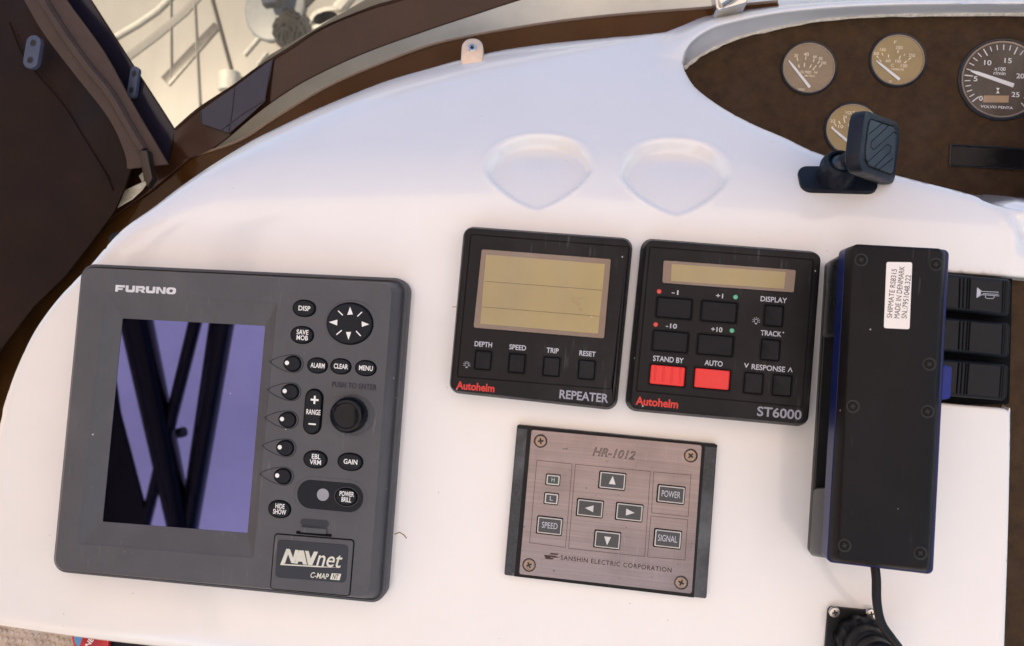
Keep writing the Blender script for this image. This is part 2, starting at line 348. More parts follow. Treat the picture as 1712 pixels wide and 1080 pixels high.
# ------------------------------------------------------------------ the moulded dash
V_BEND, BL, BM = 78.0, 55.0, 0.78
def sstep(t): t = max(0.0, min(1.0, t)); return t * t * (3 - 2 * t)
LIPT = []        # (u, v, bump) along the lip of the instrument opening
def base(u, v):
    t = v - V_BEND + max(0, -u - 60) * 0.10
    w = 0.0
    if t > 0: w = -BM / (2 * BL) * t * t if t < BL else -BM * (t - BL / 2)
    return w
def surf(u, v):
    w = base(u, v)
    if LIPT:
        bd = 1e9; bb = 0
        for (a, b, c), (a2, b2, c2) in zip(LIPT, LIPT[1:] + LIPT[:1]):
            if abs(a - u) > 80 or abs(b - v) > 80: continue
            dx, dy = a2 - a, b2 - b; t = max(0, min(1, ((u - a) * dx + (v - b) * dy) / (dx * dx + dy * dy + 1e-9)))
            d = (a + dx * t - u) ** 2 + (b + dy * t - v) ** 2
            if d < bd: bd = d; bb = c + (c2 - c) * t
        d = math.sqrt(bd)
        if d < 26: w += bb * (1 - sstep(d / 26))
    return w
def on(x, y, dw=0.0, f=surf):
    w = 0.0
    for _ in range(40):
        p = at(x, y, w); w = 0.5 * w + 0.5 * (f(p.x, p.y) + dw)
    return at(x, y, w)
FW = -125.0
LIP = [(1142, 101, 1145, 113), (1146.7, 84, 1160, 101), (1158, 66.6, 1180, 88), (1182, 49, 1210, 73), (1217, 36, 1245, 60), (1300, 19, 1327, 41.5), (1400, 9, 1414, 29.4), (1530, 4, 1535, 25), (1712, 3, 1712, 24), (1835, 3, 1835, 24),
       (1835, 352, 1835, 342), (1712, 348, 1712, 331), (1675.6, 342.7, 1675, 327), (1649, 334, 1648, 325), (1621, 321.6, 1620, 324.5), (1500, 290.5, 1495, 304), (1376, 256, 1370, 270), (1313.6, 228, 1307, 242), (1258, 204, 1250, 218), (1206.5, 176, 1198, 190), (1165, 145, 1158, 158), (1147, 118, 1146, 124)]
LIPW = [-84, -86, -88, -91, -95, -100, -102, -104, -104, -104] + [None] * 12
lipc = []; fasc = []
_bumps = []
for (a, b, c, d), w in zip(LIP, LIPW):
    p = on(a, b, f=base) if w is None else at(a, b, w)
    lipc.append(p); fasc.append(at(c, d, FW))
def seg_catmull(P):      # smooth along the top and along the bottom, straight at the far right
    top, bot = P[:10], P[10:] + P[:1]
    return catmull(top, 9) + catmull(bot, 7)[:-1]
lipD, fasD = seg_catmull(lipc), seg_catmull(fasc)
LIPT = [(p.x, p.y, p.z - base(p.x, p.y)) for p in lipD[::2]]
ROLL = 9.0
left = [(-70, 985), (-45, 900), (-14, 770), (4.4, 700), (9, 676), (29.6, 617), (59, 555), (95, 504), (133, 463), (157, 439), (204.5, 385.6), (255.7, 349), (300, 315), (355, 277), (415, 240), (455.6, 219), (536, 181), (639, 139), (719, 115), (776, 99), (838, 85), (917.5, 73.5), (997, 65.5), (1060, 59.5), (1112, 54)]
hood = [(1112, 54), (1147, 40), (1199, 17.5), (1252, 2), (1330, -14), (1450, -22), (1640, -25), (1870, -25)]
rgt = [(1870, -25), (1870, 476)]
notch = [(1870, 476), (1712, 464.5), (1650, 460), (1600, 456.5), (1560, 454), (1556, 672), (1600, 676), (1650, 680), (1676, 682.5), (1685, 687), (1689, 700), (1685, 900), (1679, 1080), (1676, 1190)]
bot = [(1676, 1190), (1400, 1178), (900, 1148), (500, 1108), (270, 1081), (175, 1070), (100.5, 1060), (0, 1045), (-70, 1034)]
OUT = []; RAD = []; DRP = []
def addp(pts, r, n, f=lambda p: None):
    q = catmull([(x, y, 0) for x, y in pts], n) if n > 1 else [Vector((x, y, 0)) for x, y in pts]
    for i, p in enumerate(q[:-1]):
        e = f(p) or (r, r * 0.55)
        OUT.append(on(p.x, p.y, -e[1])); RAD.append(e[0]); DRP.append(e[1])
def upper(p):
    k = sstep((520 - p.y) / 220) * sstep((1105 - p.x) / 260)
    return (10 + 24 * k, 5.5 + 6.0 * k) if p.x < 1000 else (4 + 6 * sstep((1112 - p.x) / 100) + 24 * k, 2.2 + 3.3 * sstep((1112 - p.x) / 100) + 6 * k)
addp(left, 10.0, 7, upper); addp(hood, 4.0, 8); addp(rgt, 3.0, 1); addp(notch[:5], 2.0, 4); addp(notch[4:6], 1.5, 1); addp(notch[5:], 2.5, 4); addp(bot, 11.0, 5); addp([(-70, 1034), (-70, 985)], 10, 1)
o2, r2, d2 = [], [], []
for i in range(len(OUT)):
    a_, b_ = OUT[i], OUT[(i + 1) % len(OUT)]; n_ = max(1, int(math.hypot(a_.x - b_.x, a_.y - b_.y) / 2.4))
    for k in range(n_):
        t = k / n_; o2.append(a_.lerp(b_, t)); j_ = (i + 1) % len(OUT)
        r2.append(RAD[i] + (RAD[j_] - RAD[i]) * t); d2.append(DRP[i] + (DRP[j_] - DRP[i]) * t)
OUT, RAD, DRP = o2, r2, d2
OUT2 = [Vector((p.x, p.y)) for p in OUT]
def np_pip(px, py, poly):
    ins = np.zeros(len(px), bool); n = len(poly)
    for i in range(n):
        x1, y1 = poly[i]; x2, y2 = poly[(i + 1) % n]
        c = ((y1 > py) != (y2 > py)); xx = (x2 - x1) * (py - y1) / ((y2 - y1) if abs(y2 - y1) > 1e-12 else 1e-12) + x1
        ins ^= c & (px < xx)
    return ins
def np_dist(px, py, poly):
    best = np.full(len(px), 1e9); idx = np.zeros(len(px), int); n = len(poly)
    for i in range(n):
        ax, ay = poly[i]; bx, by = poly[(i + 1) % n]; dx, dy = bx - ax, by - ay; l2 = dx * dx + dy * dy + 1e-12
        t = np.clip(((px - ax) * dx + (py - ay) * dy) / l2, 0, 1); d = np.hypot(px - ax - t * dx, py - ay - t * dy)
        k = d < best; best[k] = d[k]; idx[k] = i
    return best, idx
CUPS = []
for (x0, x1, yt, yb, ym, tip) in ((806, 994, 224, 352, 282, 905), (1033, 1225, 231, 362, 292, 1130)):
    c = on((x0 + x1) / 2, ym); l, r = on(x0, ym), on(x1, ym); tp = on((x0 + x1) / 2 + 4, yt); bt = on(tip, yb)
    ax = (r - l); a = math.hypot(ax.x, ax.y) / 2; ex = Vector((ax.x, ax.y)).normalized(); ey = Vector((-ex.y, ex.x))
    CUPS.append((Vector((c.x, c.y)), ex, ey, a, (Vector((tp.x, tp.y)) - Vector((c.x, c.y))).dot(ey), -(Vector((bt.x, bt.y)) - Vector((c.x, c.y))).dot(ey)))
def cup_w(u, v):
    for c, ex, ey, a, bt, bb in CUPS:
        d = Vector((u, v)) - c; x, y = d.dot(ex) / a, d.dot(ey)
        if y >= 0: val = (abs(x) ** 2.2 + (y / bt) ** 2.2) ** (1 / 2.2)
        else:
            p = 1.35; val = (abs(x) ** p + (-y / bb) ** p) ** (1 / p)
        if val < 1.12:
            k = max(0, min(1, (y + bb) / (bt + bb)))
            wall = 0.10 + 0.26 * sstep((y / bt + 0.5) / 1.2)
            dep = 12.5 * k ** 0.9 + 0.8
            lip = 0.5 * math.exp(-((val - 1.03) / 0.035) ** 2) * (0.3 + 0.7 * k)
            return -dep * sstep((1.0 - val) / wall) + lip
    return 0.0
FOLD = [at(x, y, -4) for x, y in ((1640, 334), (1672, 346), (1690, 360), (1699, 378), (1700, 400), (1696, 430), (1690, 455))]
def fold_w(u, v, dh=99.0):
    return fold_raw(u, v) * sstep((dh - 1.5) / 14)
def fold_raw(u, v):
    if v > FOLD[0].y + 3 or v < FOLD[-1].y - 2: return 0.0
    for a, b in zip(FOLD, FOLD[1:]):
        if b.y <= v <= a.y + 3:
            t = (v - a.y) / (b.y - a.y); uc = a.x + (b.x - a.x) * t
            k = (FOLD[-1].y - v) / (FOLD[-1].y - FOLD[0].y); k = max(0, min(1, -k if k < 0 else k))
            kk = sstep((v - FOLD[-1].y) / 30)
            return -7.0 * kk * sstep((u - uc + 3) / 9) + 0.8 * kk * math.exp(-((u - uc + 5) / 3) ** 2)
    return 0.0
poly = [(p.x, p.y) for p in OUT2]; hole = [(p.x, p.y) for p in lipD]
pts = []
for d in (0.6, 1.3, 2.2, 3.5, 5.2, 7.2, 9.5, 12.5, 16, 20, 24.5, 29.5): pts += inset(poly, -d) + inset(poly, d)
for d in (0.5, 1.2, 2.2, 3.6, 5.5, 8, 11, 15, 20): pts += inset(hole, -d) + inset(hole, d)
U0, U1, V0, V1 = min(p[0] for p in poly), max(p[0] for p in poly), min(p[1] for p in poly), max(p[1] for p in poly)
g = 6.0; j = 0; v = V0
while v < V1:
    u = U0 + (g / 2 if j % 2 else 0)
    while u < U1: pts.append((u, v)); u += g
    v += g * 0.87; j += 1
for c, ex, ey, a, bt, bb in CUPS:
    y = -bb - 4
    while y < bt + 4:
        x = -a - 4
        while x < a + 4: q = c + ex * x + ey * y; pts.append((q.x, q.y)); x += 1.1
        y += 1.1
for a in FOLD:
    for du in np.arange(-14, 12, 1.5):
        for dv in (-6, -4, -2, 0, 2, 4): pts.append((a.x + du, a.y + dv))
A = np.array(pts); din, iin = np_dist(A[:, 0], A[:, 1], poly); dh, _ = np_dist(A[:, 0], A[:, 1], hole)
ok = np_pip(A[:, 0], A[:, 1], poly) & ~np_pip(A[:, 0], A[:, 1], hole) & (din > 0.4) & (dh > 0.35)
A = A[ok]; din = din[ok]; iin = iin[ok]; dh = dh[ok]
allp = poly + hole + [tuple(p) for p in A]
no, nh = len(poly), len(hole)
edges = [(i, (i + 1) % no) for i in range(no)] + [(no + i, no + (i + 1) % nh) for i in range(nh)]
rv, _, rf, ov, _, _ = delaunay_2d_cdt([Vector(p) for p in allp], edges, [], 0, 1e-4)
W = np.zeros(len(allp))
for i, p in enumerate(allp):
    w = surf(*p) + cup_w(*p) + (fold_w(*p, dh[i - no - nh]) if i >= no + nh else 0.0)
    if i < no: w -= DRP[i]
    elif i < no + nh: w = lipD[i - no].z - 3.2
    else:
        q = i - no - nh; R = RAD[iin[q]]
        if din[q] < R: w -= DRP[iin[q]] * (1 - math.sqrt(max(0, 1 - (1 - din[q] / R) ** 2)))
        if dh[q] < 9: w -= 3.2 * (1 - math.sqrt(max(0, 1 - (1 - dh[q] / 9) ** 2)))
    W[i] = w
verts = []
for k, p in enumerate(rv): verts.append((p.x, p.y, W[ov[k][0]] if ov[k] else surf(p.x, p.y)))
cx = np.array([sum(rv[i].x for i in f) / len(f) for f in rf]); cyy = np.array([sum(rv[i].y for i in f) / len(f) for f in rf])
keep = np_pip(cx, cyy, poly) & ~np_pip(cx, cyy, hole)
dash = thing('dashboard', 'glossy white moulded boat dashboard carrying all the instruments', 'dashboard', Frame((0, 0, 0)))
mb = MB().add(verts, [f for f, k in zip(rf, keep) if k])
n0 = len(mb.v)
for grp in (poly,):        # rim rolls under
    top = [(p[0], p[1], W[i]) for i, p in enumerate(poly)]
    rings = [top]
    for d, dz in ((0.1, 3), (-1.5, 12), (-4, 60)):
        oo = inset(poly, -d); rings.append([(oo[i][0], oo[i][1], W[i] - dz) for i in range(no)])
    mb.loft(rings, False, False)
lw = [(p.x, p.y, W[no + i]) for i, p in enumerate(lipD)]
def wallring(t, tw, ledge):
    out = []
    for i in range(nh):
        kx = sstep((lw[i][0] - at(1606, 320, -10).x) / 26)
        if i >= 82: a_, b_ = .5 * t * (1 - kx) + ledge[0] * kx, tw * (1 - kx) + ledge[1] * kx; out.append((lw[i][0] + (fasD[i].x - lw[i][0]) * a_, lw[i][1] + (fasD[i].y - lw[i][1]) * a_, lw[i][2] + (FW - lw[i][2]) * b_))
        else: out.append((lw[i][0] + (fasD[i].x - lw[i][0]) * t, lw[i][1] + (fasD[i].y - lw[i][1]) * t, lw[i][2] + (FW - lw[i][2]) * tw))
    return out
mb.loft([lw, wallring(.03, .12, (.05, .012)), wallring(.12, .30, (.13, .035)), wallring(.5, .62, (.20, .07)), [(p.x, p.y, FW) for p in fasD]], False, False)
mb.build('moulding', GEL, dash, angle=75)
bead = [(p.x + random.uniform(-.3, .3), p.y - 0.4 + random.uniform(-.4, .3), FW + 0.8) for p in fasD[:82:2]]
MB().tube(bead, [random.uniform(0.7, 1.5) for _ in bead], 6).build('sealant_bead', SEAL, dash)

for path, r_ in (([(660, 893), (668, 890), (675, 894), (680, 900)], .35), ([(756, 513), (764, 513)], .2)):
    MB().tube([(p.x, p.y, .02) for p in [at(x, y, 0) for x, y in path]], r_, 6).build('scuff_mark', mat('scuff', lin(150, 130, 92), .7), dash)
# ------------------------------------------------------------------ brown fascia with the engine gauges
ff = Frame(at(1430, 180, FW - 3))
fas = thing('gauge_fascia', 'dark brown grained fascia board with round engine gauges, inside the white hood', 'instrument board', ff)
MB().solid(inset([(p.x - ff.o.x, p.y - ff.o.y) for p in fasD], -5 if sum(a.x * b.y - b.x * a.y for a, b in zip(fasD, fasD[1:])) > 0 else 5), -4, 2.8, 0.3).build('board', FASC, fas)
FZ = 2.8
def gauge(name, label, x, y, r, dial, needle, marks, group):
    fr = Frame(at(x, y, FW), theta=math.radians(0)); s = (DIST - FW) / F; R = r * s
    t = thing(name, label, 'gauge', fr, group)
    MB().lathe([(R * 1.055, -0.3), (R * 1.055, 0.9), (R * 1.03, 1.5), (R * 1.0, 1.2), (R * 0.985, 0.4)], n=56, cap=False).build('bezel', BEZ, t)
    MB().lathe([(R * 0.985, 0.3), (R * 0.97, 1.1), (R * 0.94, 1.0), (R * 0.93, 0.35)], n=56, cap=False).build('rim', BEZR, t)
    MB().flat(ell(0, 0, R * 0.97, R * 0.97, 56), 0.3).build('dial', dial, t)
    mk = MB()
    for a, r0, r1, wd in marks.get('ticks', ()):
        a = math.radians(a); c, sn = math.cos(a), math.sin(a)
        mk.flat([(R * rr * c - sg * sn * wd, R * rr * sn + sg * c * wd) for rr, sg in ((r0, -1), (r1, -1), (r1, 1), (r0, 1))], 0.42)
    for p in marks.get('shapes', ()): mk.flat([fr.P(a, b, 0.4) for a, b in p], 0.42)
    mk.build('scale_marks', IVORY if dial is not DIALB else WHITE, t)
    for body, a, b, w, h in marks.get('text', ()): text(fr, body, a, b, w, h, 0.38, IVORY if dial is not DIALB else WHITE, t, bold=0.01)
    for p in marks.get('lcd', ()): MB().flat([fr.P(a, b, 0.4) for a, b in p], 0.4).build('hour_window', mat('hour_window', lin(165, 132, 96), 0.4), t)
    (ax, ay), (bx, by) = needle
    A_, B_ = Vector(fr.P(ax, ay, 1)), Vector(fr.P(bx, by, 1)); d = (B_ - A_).normalized(); nn = Vector((-d.y, d.x))
    k = r / 65
    w0, w1 = (0.35 * R / 22, 1.15 * R / 22)
    o = [A_ - nn * w0, A_ + nn * w0, A_ + d * 5 + nn * w1 * .8, B_ + nn * w1, B_ - nn * w1, A_ + d * 5 - nn * w1 * .8]
    MB().solid([(p.x, p.y) for p in o][::-1], 0.75, 1.2, 0.1).build('needle', WHITE, t)
    MB().flat(ell(0, 0, R * 0.98, R * 0.98, 48), 1.45).build('glass', GLASS, t)
    return t
G = px1(1280, 40, 4.6957)
def gt(*rows): return [(b, *G(x, y), w, h) for b, x, y, w, h in rows]
def bars(*rows):
    out = []
    for x0, y0, x1, y1, w in rows:
        a, b = Vector(G(x0, y0)), Vector(G(x1, y1)); n = (b - a).normalized(); n = Vector((-n.y, n.x)) * w
        out.append([tuple(a - n), tuple(b - n), tuple(b + n), tuple(a + n)])
    return out
gauge('pressure_gauge', 'small gauge with taupe glare on its dial, nearest the pointed end of the brown fascia', 1351.8, 113.9, 42.5, DIALT, (G(180, 285), G(347, 497)),
      dict(text=gt(('20', 240, 247, 6, 5), ('40', 320, 238, 8, 6), ('60', 387, 258, 6, 5), ('80', 432, 272, 6, 5), ('100', 455, 306, 8, 5), ('OIL PRESS', 315, 378, 18, 4.5), ('bar', 397, 378, 6, 4), ('VDO', 280, 515, 11, 4), ('METRIC', 347, 408, 16, 3)),
           shapes=bars((247, 262, 252, 290, .8), (258, 318, 264, 345, .8), (318, 255, 313, 280, .8), (306, 305, 304, 338, .8), (382, 275, 372, 300, .8), (362, 318, 345, 345, .8), (425, 290, 408, 312, .8), (398, 325, 370, 362, .8), (440, 318, 420, 340, .8))), 'small engine gauges')
gauge('temperature_gauge', 'small temperature gauge with golden glare on its dial, at the top centre of the brown fascia', 1500.4, 100.7, 42.5, DIALG, (G(868, 288), G(1052, 437)),
      dict(text=gt(('50', 868, 232, 8, 5), ('150', 920, 202, 9, 5), ('200', 1048, 186, 11, 5.5), ('250', 1148, 247, 10, 5.5), ('60', 962, 289, 8, 5), ('100', 1040, 292, 9, 5), ('120', 1087, 328, 10, 5), ('C', 995, 325, 5, 5), ('F', 1018, 143, 4, 5), ('TEMPERATURE', 1035, 357, 20, 3), ('VDO', 978, 462, 5, 8)),
           shapes=bars((872, 250, 886, 268, .8), (893, 278, 908, 298, .8), (912, 228, 922, 248, .8), (964, 240, 966, 265, .9), (1042, 205, 1036, 228, 1), (1060, 250, 1048, 274, .9), (1095, 235, 1085, 250, .6), (1142, 265, 1120, 282, .9), (1108, 290, 1088, 308, .9))), 'small engine gauges')
gauge('voltmeter', 'small voltmeter with golden glare on its dial, half hidden behind the phone mount', 1424.8, 216.8, 42.5, DIALG, (G(515, 812), G(680, 950)),
      dict(text=gt(('VOLT', 662, 697, 15, 5.5), ('22', 528, 762, 8, 5), ('24', 622, 730, 6, 5), ('10', 590, 806, 8, 5), ('12', 665, 795, 7, 5), ('30', 800, 760, 8, 5)),
           shapes=bars((520, 800, 538, 828, .9), (540, 778, 555, 803, .9), (574, 762, 586, 788, 1), (615, 742, 622, 776, 1), (664, 742, 664, 776, 1))), 'small engine gauges')
ta = {0: 222, 5: 176, 10: 123, 15: 69, 20: 16, 25: -38}
tk = []
for i in range(0, 27):
    k = min(4, i // 5); a = ta[k * 5] + (ta[k * 5 + 5] - ta[k * 5]) * (i - k * 5) / 5
    tk.append((a, 0.70 if i % 5 == 0 else 0.755, 0.90 if i % 5 == 0 else 0.89, 0.36 if i % 5 == 0 else 0.3))
Tq = px1(1590, 50, 6.754)
def tt(*rows): return [(b, *Tq(x, y), w, h) for b, x, y, w, h in rows]
gauge('tachometer', 'large brown rev counter cut by the photo edge, white needle near 6', 1674.5, 133, 63.5, DIALB, (Tq(225, 462), Tq(708, 628)),
      dict(ticks=tk, text=tt(('0', 337, 772, 5.5, 8), ('5', 277, 552, 6, 8), ('10', 415, 370, 11, 8), ('15', 645, 347, 11, 8), ('20', 782, 520, 12, 8), ('25', 728, 730, 12, 8), ('x100', 553, 440, 17, 6), ('r/min', 548, 488, 18, 6), ('VOLVO PENTA', 515, 872, 49, 4.2)),
           shapes=[[Tq(510, 655), Tq(548, 655), Tq(529, 688)], [Tq(510, 716), Tq(546, 716), Tq(528, 684)]], lcd=[[Tq(370, 740), Tq(655, 742), Tq(648, 820), Tq(362, 818)]]), None)
df = Frame(at(1660, 262, FW))
dd = thing('panel_display', 'long black display slot low on the brown fascia under the rev counter', 'display', df)
q = [(1588.5, 241), (1835, 254.5), (1835, 291), (1586.5, 278)]
MB().loft([[(x, y, 1.3) for x, y in rquad(shape_px(df, q, 0.8), 1.5)], [(x, y, 1.6) for x, y in inset(rquad(shape_px(df, q, .8), 1.5), 0.5)], [(x, y, 0.2) for x, y in inset(rquad(shape_px(df, q, .8), 1.5), 1.6)]], False, False).build('frame', BEZ, dd)
MB().flat(inset(rquad(shape_px(df, q, .8), 1.5), 1.5), 0.3).build('pane', mat('smoky_pane', lin(16, 12, 14), 0.25, var=0.5, scale=60, dust=0.05, dustcol=(.2,.19,.2), spec=.2), dd)

# ------------------------------------------------------------------ chart plotter
cf = Frame(at(385, 720, 0), theta=math.radians(0.9))
pl = thing('chart_plotter', 'large grey chart plotter with a dark violet screen and oval keys', 'chart plotter', cf)
FZ = 26.0
Z1 = 10.0
oq = [(136.4, 440.4), (684.2, 465.5), (643, 1010), (86.7, 956)]
fq = [(140, 447), (656, 474), (616, 999), (91.5, 951)]
outl = rquad(shape_px(cf, oq, Z1), 9, 8); face = rquad(shape_px(cf, fq, FZ), 6.5, 8)
rec = rquad(shape_px(cf, [(177, 491), (462.5, 506.5), (423, 932), (130, 908)], FZ), 1.2, 8)
SZ = 20.5
scr = rquad(shape_px(cf, [(205.2, 532.3), (443.4, 545), (414, 891), (171.8, 872)], SZ), 0.8, 8)
mb = MB()
R3 = lambda o, z: [(x, y, z) for x, y in o]
lerp = lambda a, b, t: [(p[0] + (q[0] - p[0]) * t, p[1] + (q[1] - p[1]) * t) for p, q in zip(a, b)]
mb.loft([R3(inset(outl, 0.8), 0.1), R3(outl, 1.2), R3(outl, Z1 - 1), R3(inset(outl, 0.5), Z1), R3(inset(outl, 1.8), Z1 + 0.2), R3(inset(outl, 2.2), Z1 - 0.9), R3(inset(outl, 2.9), Z1 - 0.9), R3(inset(outl, 3.2), Z1 + 0.8), R3(lerp(inset(outl, 3.2), face, 0.45), Z1 + 9.5), R3(lerp(inset(outl, 3.2), face, 0.8), FZ - 2.2), R3(lerp(inset(outl, 3.2), face, 0.95), FZ - 0.5), R3(face, FZ), R3(inset(rec, -0.5), FZ), R3(rec, FZ - 0.35), R3(lerp(rec, scr, 0.1), FZ - 1.1), R3(inset(scr, -0.5), SZ + 0.4), R3(scr, SZ + 0.2), R3(scr, SZ - 1)], False, False)
mb.build('case', GREY, pl, angle=28)
MB().flat(inset(scr, -0.4), SZ).build('screen', SCREEN, pl)
BRAND = mat('brand_print', lin(205, 205, 208), 0.5)
mk = MB(); kz = 0
LET = {'F': [(0, 0, .30, .46), (0, .46, 1, .7), (.30, .19, .78, .38)], 'U': [(0, .24, .30, .7), (.70, .24, 1, .7), 'ub'], 'R': [(0, 0, .30, .46), (0, .46, .86, .7), (.30, .2, .86, .33), (.70, .33, 1, .58), 'leg'], 'N': [(0, 0, .28, .7), (.72, 0, 1, .7), 'dia'], 'O': ['o']}
for i, ch in enumerate('FURUNO'):
    def fq_(x, y): return cf.P(192.5 + (i * 17.05 + x * 15.7 + y * 1.5), 488.2 + (i * 17.05 + x * 15.7) * 0.0 - y * 15.8 + (i * 17.05 + x * 15.7) * 0.048 - 12.2 * 0.0 - 0.9, FZ)
    for e in LET[ch]:
        kz += 1; z = FZ + .05 + .0006 * kz
        if e == 'ub': mk.flat([fq_(*q) for q in ((0, .26), (.02, .12), (.14, 0), (.86, 0), (.98, .12), (1, .26))][::1], z)
        elif e == 'leg': mk.flat([fq_(*q) for q in ((.48, .22), (.68, 0), (1.04, 0), (.80, .24))], z)
        elif e == 'dia': mk.flat([fq_(*q) for q in ((.1, .7), (.34, .7), (.9, 0), (.66, 0))], z)
        elif e == 'o':
            a_ = [fq_(.5 + .52 * math.copysign(abs(math.cos(t)) ** .6, math.cos(t)), .35 + .36 * math.copysign(abs(math.sin(t)) ** .7, math.sin(t))) for t in [k * math.pi / 12 for k in range(24)]]
            b_ = [fq_(.5 + .19 * math.cos(t), .35 + .17 * math.sin(t)) for t in [k * math.pi / 12 for k in range(24)]]
            mk.ringf(a_, b_, z)
        else: mk.flat([fq_(*q) for q in ((e[0], e[1]), (e[2], e[1]), (e[2], e[3]), (e[0], e[3]))], z)
mk.build('lettering', BRAND, pl)
def key(x, y, rx, ry, words, tw, th, n=30, z=FZ, h=1.3, p=2.15, m=KEY):
    s = (DIST - z) / F; c = cf.P(x, y, z)
    o = MB().solid(ell(*c, rx * s * .94, ry * s * .94, n, p), z - 0.5, z + h, 0.7).build('button', m, pl)
    MB().loft([R3(ell(*c, rx * s * 1.06, ry * s * 1.08, n, p), z + 0.02), R3(ell(*c, rx * s * 1.02, ry * s * 1.04, n, p), z + 0.25), R3(ell(*c, rx * s * .9, ry * s * .9, n, p), z + 0.12)], False, False).build('gap_ring', SLOT, o)
    if words: text(cf, words, x, y, tw, th, z + h, WHITE, o, bold=0.018, name='lettering')
    return o
key(509, 515.5, 20, 14, 'DISP', 21, 8.5); key(505.5, 560, 20, 14.5, 'SAVE\nMOB', 21, 18)
key(531, 611, 17.5, 13, 'ALARM', 25, 8.5); key(570, 612.5, 17.8, 13, 'CLEAR', 25, 8.5); key(611.8, 615.5, 18, 13, 'MENU', 24, 8.5)
key(527.6, 768, 20.5, 14.5, 'EBL\nVRM', 20, 18); key(586, 772, 21.5, 14.5, 'GAIN', 24, 8.5); key(467.8, 851, 19.5, 14.5, 'HIDE\nSHOW', 23, 18)
# soft keys beside the screen, each in its pointed ridge
for (x, y) in ((489, 608), (485.3, 655), (480.8, 701.7), (477, 748.8), (472.8, 796)):
    s = (DIST - FZ) / F; c = cf.P(x, y, FZ)
    egg = []
    for i in range(30):
        t = 2 * math.pi * i / 30; egg.append((c[0] + 14 * s * math.cos(t), c[1] + 11.8 * s * math.sin(t) * (1 + 0.12 * math.cos(t))))
    o = MB().solid(egg, FZ - .5, FZ + 1.2, 0.7).build('soft_key', KEY, pl)
    MB().loft([R3(inset(egg, -0.8), FZ + .02), R3(inset(egg, -0.5), FZ + .25), R3(inset(egg, 0.3), FZ + .12)], False, False).build('gap_ring', SLOT, o)
    MB().flat(ell(c[0] - 8.6 * s, c[1] + 0.3, 3.8 * s, 3.8 * s, 16), FZ + 1.27).build('white_dot', WHITE, o)
    tear = []
    for i in range(61):
        t = -math.pi * 0.5 + math.pi * i / 60
        tear.append((c[0] + (3 + 16 * math.cos(t)) * s, c[1] + 15.2 * s * math.sin(t)))
    tipp = (c[0] - 42 * s, c[1] + 0.2)
    up = [tear[-1]] + [(tear[-1][0] + (tipp[0] - tear[-1][0]) * k, tear[-1][1] + (tipp[1] - tear[-1][1]) * k ** 1.9) for k in (0.12, .25, .4, .55, .7, .85, .95)]
    dn = [(tear[0][0] + (tipp[0] - tear[0][0]) * k, tear[0][1] + (tipp[1] - tear[0][1]) * k ** 1.9) for k in (.95, .85, .7, .55, .4, .25, .12)]
    path = [(a, b, FZ + 0.05) for a, b in tear + up[1:] + [tipp] + dn]
    MB().tube(path, 0.28, 5, closed=True).build('key_ridge', GREYD, pl)
# cursor pad
s = (DIST - FZ) / F; c = cf.P(585.5, 541, FZ)
pad = MB().loft([R3(ell(*c, 39.5 * s, 34.5 * s, 48), FZ - .3), R3(ell(*c, 39.5 * s, 34.5 * s, 48), FZ + 1.6), R3(ell(*c, 37.5 * s, 32.5 * s, 48), FZ + 2.2), R3(ell(*c, 22 * s, 19 * s, 48), FZ + 1.5)], False, True).build('cursor_pad', KEY, pl)
MB().loft([R3(ell(c[0] + .9, c[1] - .2, 47 * s, 42 * s, 48), FZ + .02), R3(ell(c[0] + .6, c[1], 44.5 * s, 39.5 * s, 48), FZ + 0.5), R3(ell(*c, 41.5 * s, 36.8 * s, 48), FZ + .45), R3(ell(*c, 40.6 * s, 35.8 * s, 48), FZ - 0.2)], False, False).build('pad_collar', GREY, pl)
MB().ringf(ell(*c, 41 * s, 36.2 * s, 48), ell(*c, 38 * s, 33 * s, 48), FZ + 0.35).build('gap_ring', SLOT, pad)
mk = MB(); P_ = lambda a, b: cf.P(420 + a / 4.5, 450 + b / 4.5, FZ + 2.0)
zz = FZ + 2.3
for tri in (((745, 283), (766, 340), (724, 344)), ((585, 398), (650, 380), (647, 424)), ((888, 415), (832, 393), (834, 434)), ((733, 532), (714, 473), (753, 472))): mk.flat([P_(*q) for q in tri], zz)
for (a, b, d, e) in ((655, 313, 690, 347), (835, 322, 800, 355), (642, 493, 682, 460), (790, 465, 825, 503)):
    A_, B_ = Vector(P_(a, b)), Vector(P_(d, e)); n = (B_ - A_).normalized(); n = Vector((-n.y, n.x)) * 0.33
    mk.flat([tuple(A_ - n), tuple(B_ - n), tuple(B_ + n), tuple(A_ + n)], zz)
mk.build('arrow_print', WHITE, pad)
# range rocker
def pill(fr, x, y, w, h, z, k=8): s = (DIST - fr.o.z - z) / F; c = fr.P(x, y, z); return rrect(c[0], c[1], w * s, h * s, min(w, h) * s * 0.499, k)
rk = MB().solid(pill(cf, 524, 688, 28, 74, FZ), FZ - .5, FZ + 1.8, 0.8).build('range_rocker', KEY, pl)
MB().loft([R3(pill(cf, 524, 688, 33, 79, FZ), FZ + .02), R3(pill(cf, 524, 688, 31.5, 77.5, FZ), FZ + .25), R3(pill(cf, 524, 688, 27, 73, FZ), FZ + .12)], False, False).build('gap_ring', SLOT, rk)
text(cf, '+', 526, 668.5, 14, 14, FZ + 1.8, WHITE, rk, bold=0.02); text(cf, 'RANGE', 524, 689, 25, 9, FZ + 1.8, WHITE, rk, bold=0.018); text(cf, '-', 522, 709, 13, 2.6, FZ + 1.8, WHITE, rk)
text(cf, 'PUSH TO ENTER', 592.5, 645, 78, 9.5, FZ, GREYD, pl, bold=0.006, raise_=0.35, sp=1.1, name='embossed_lettering')
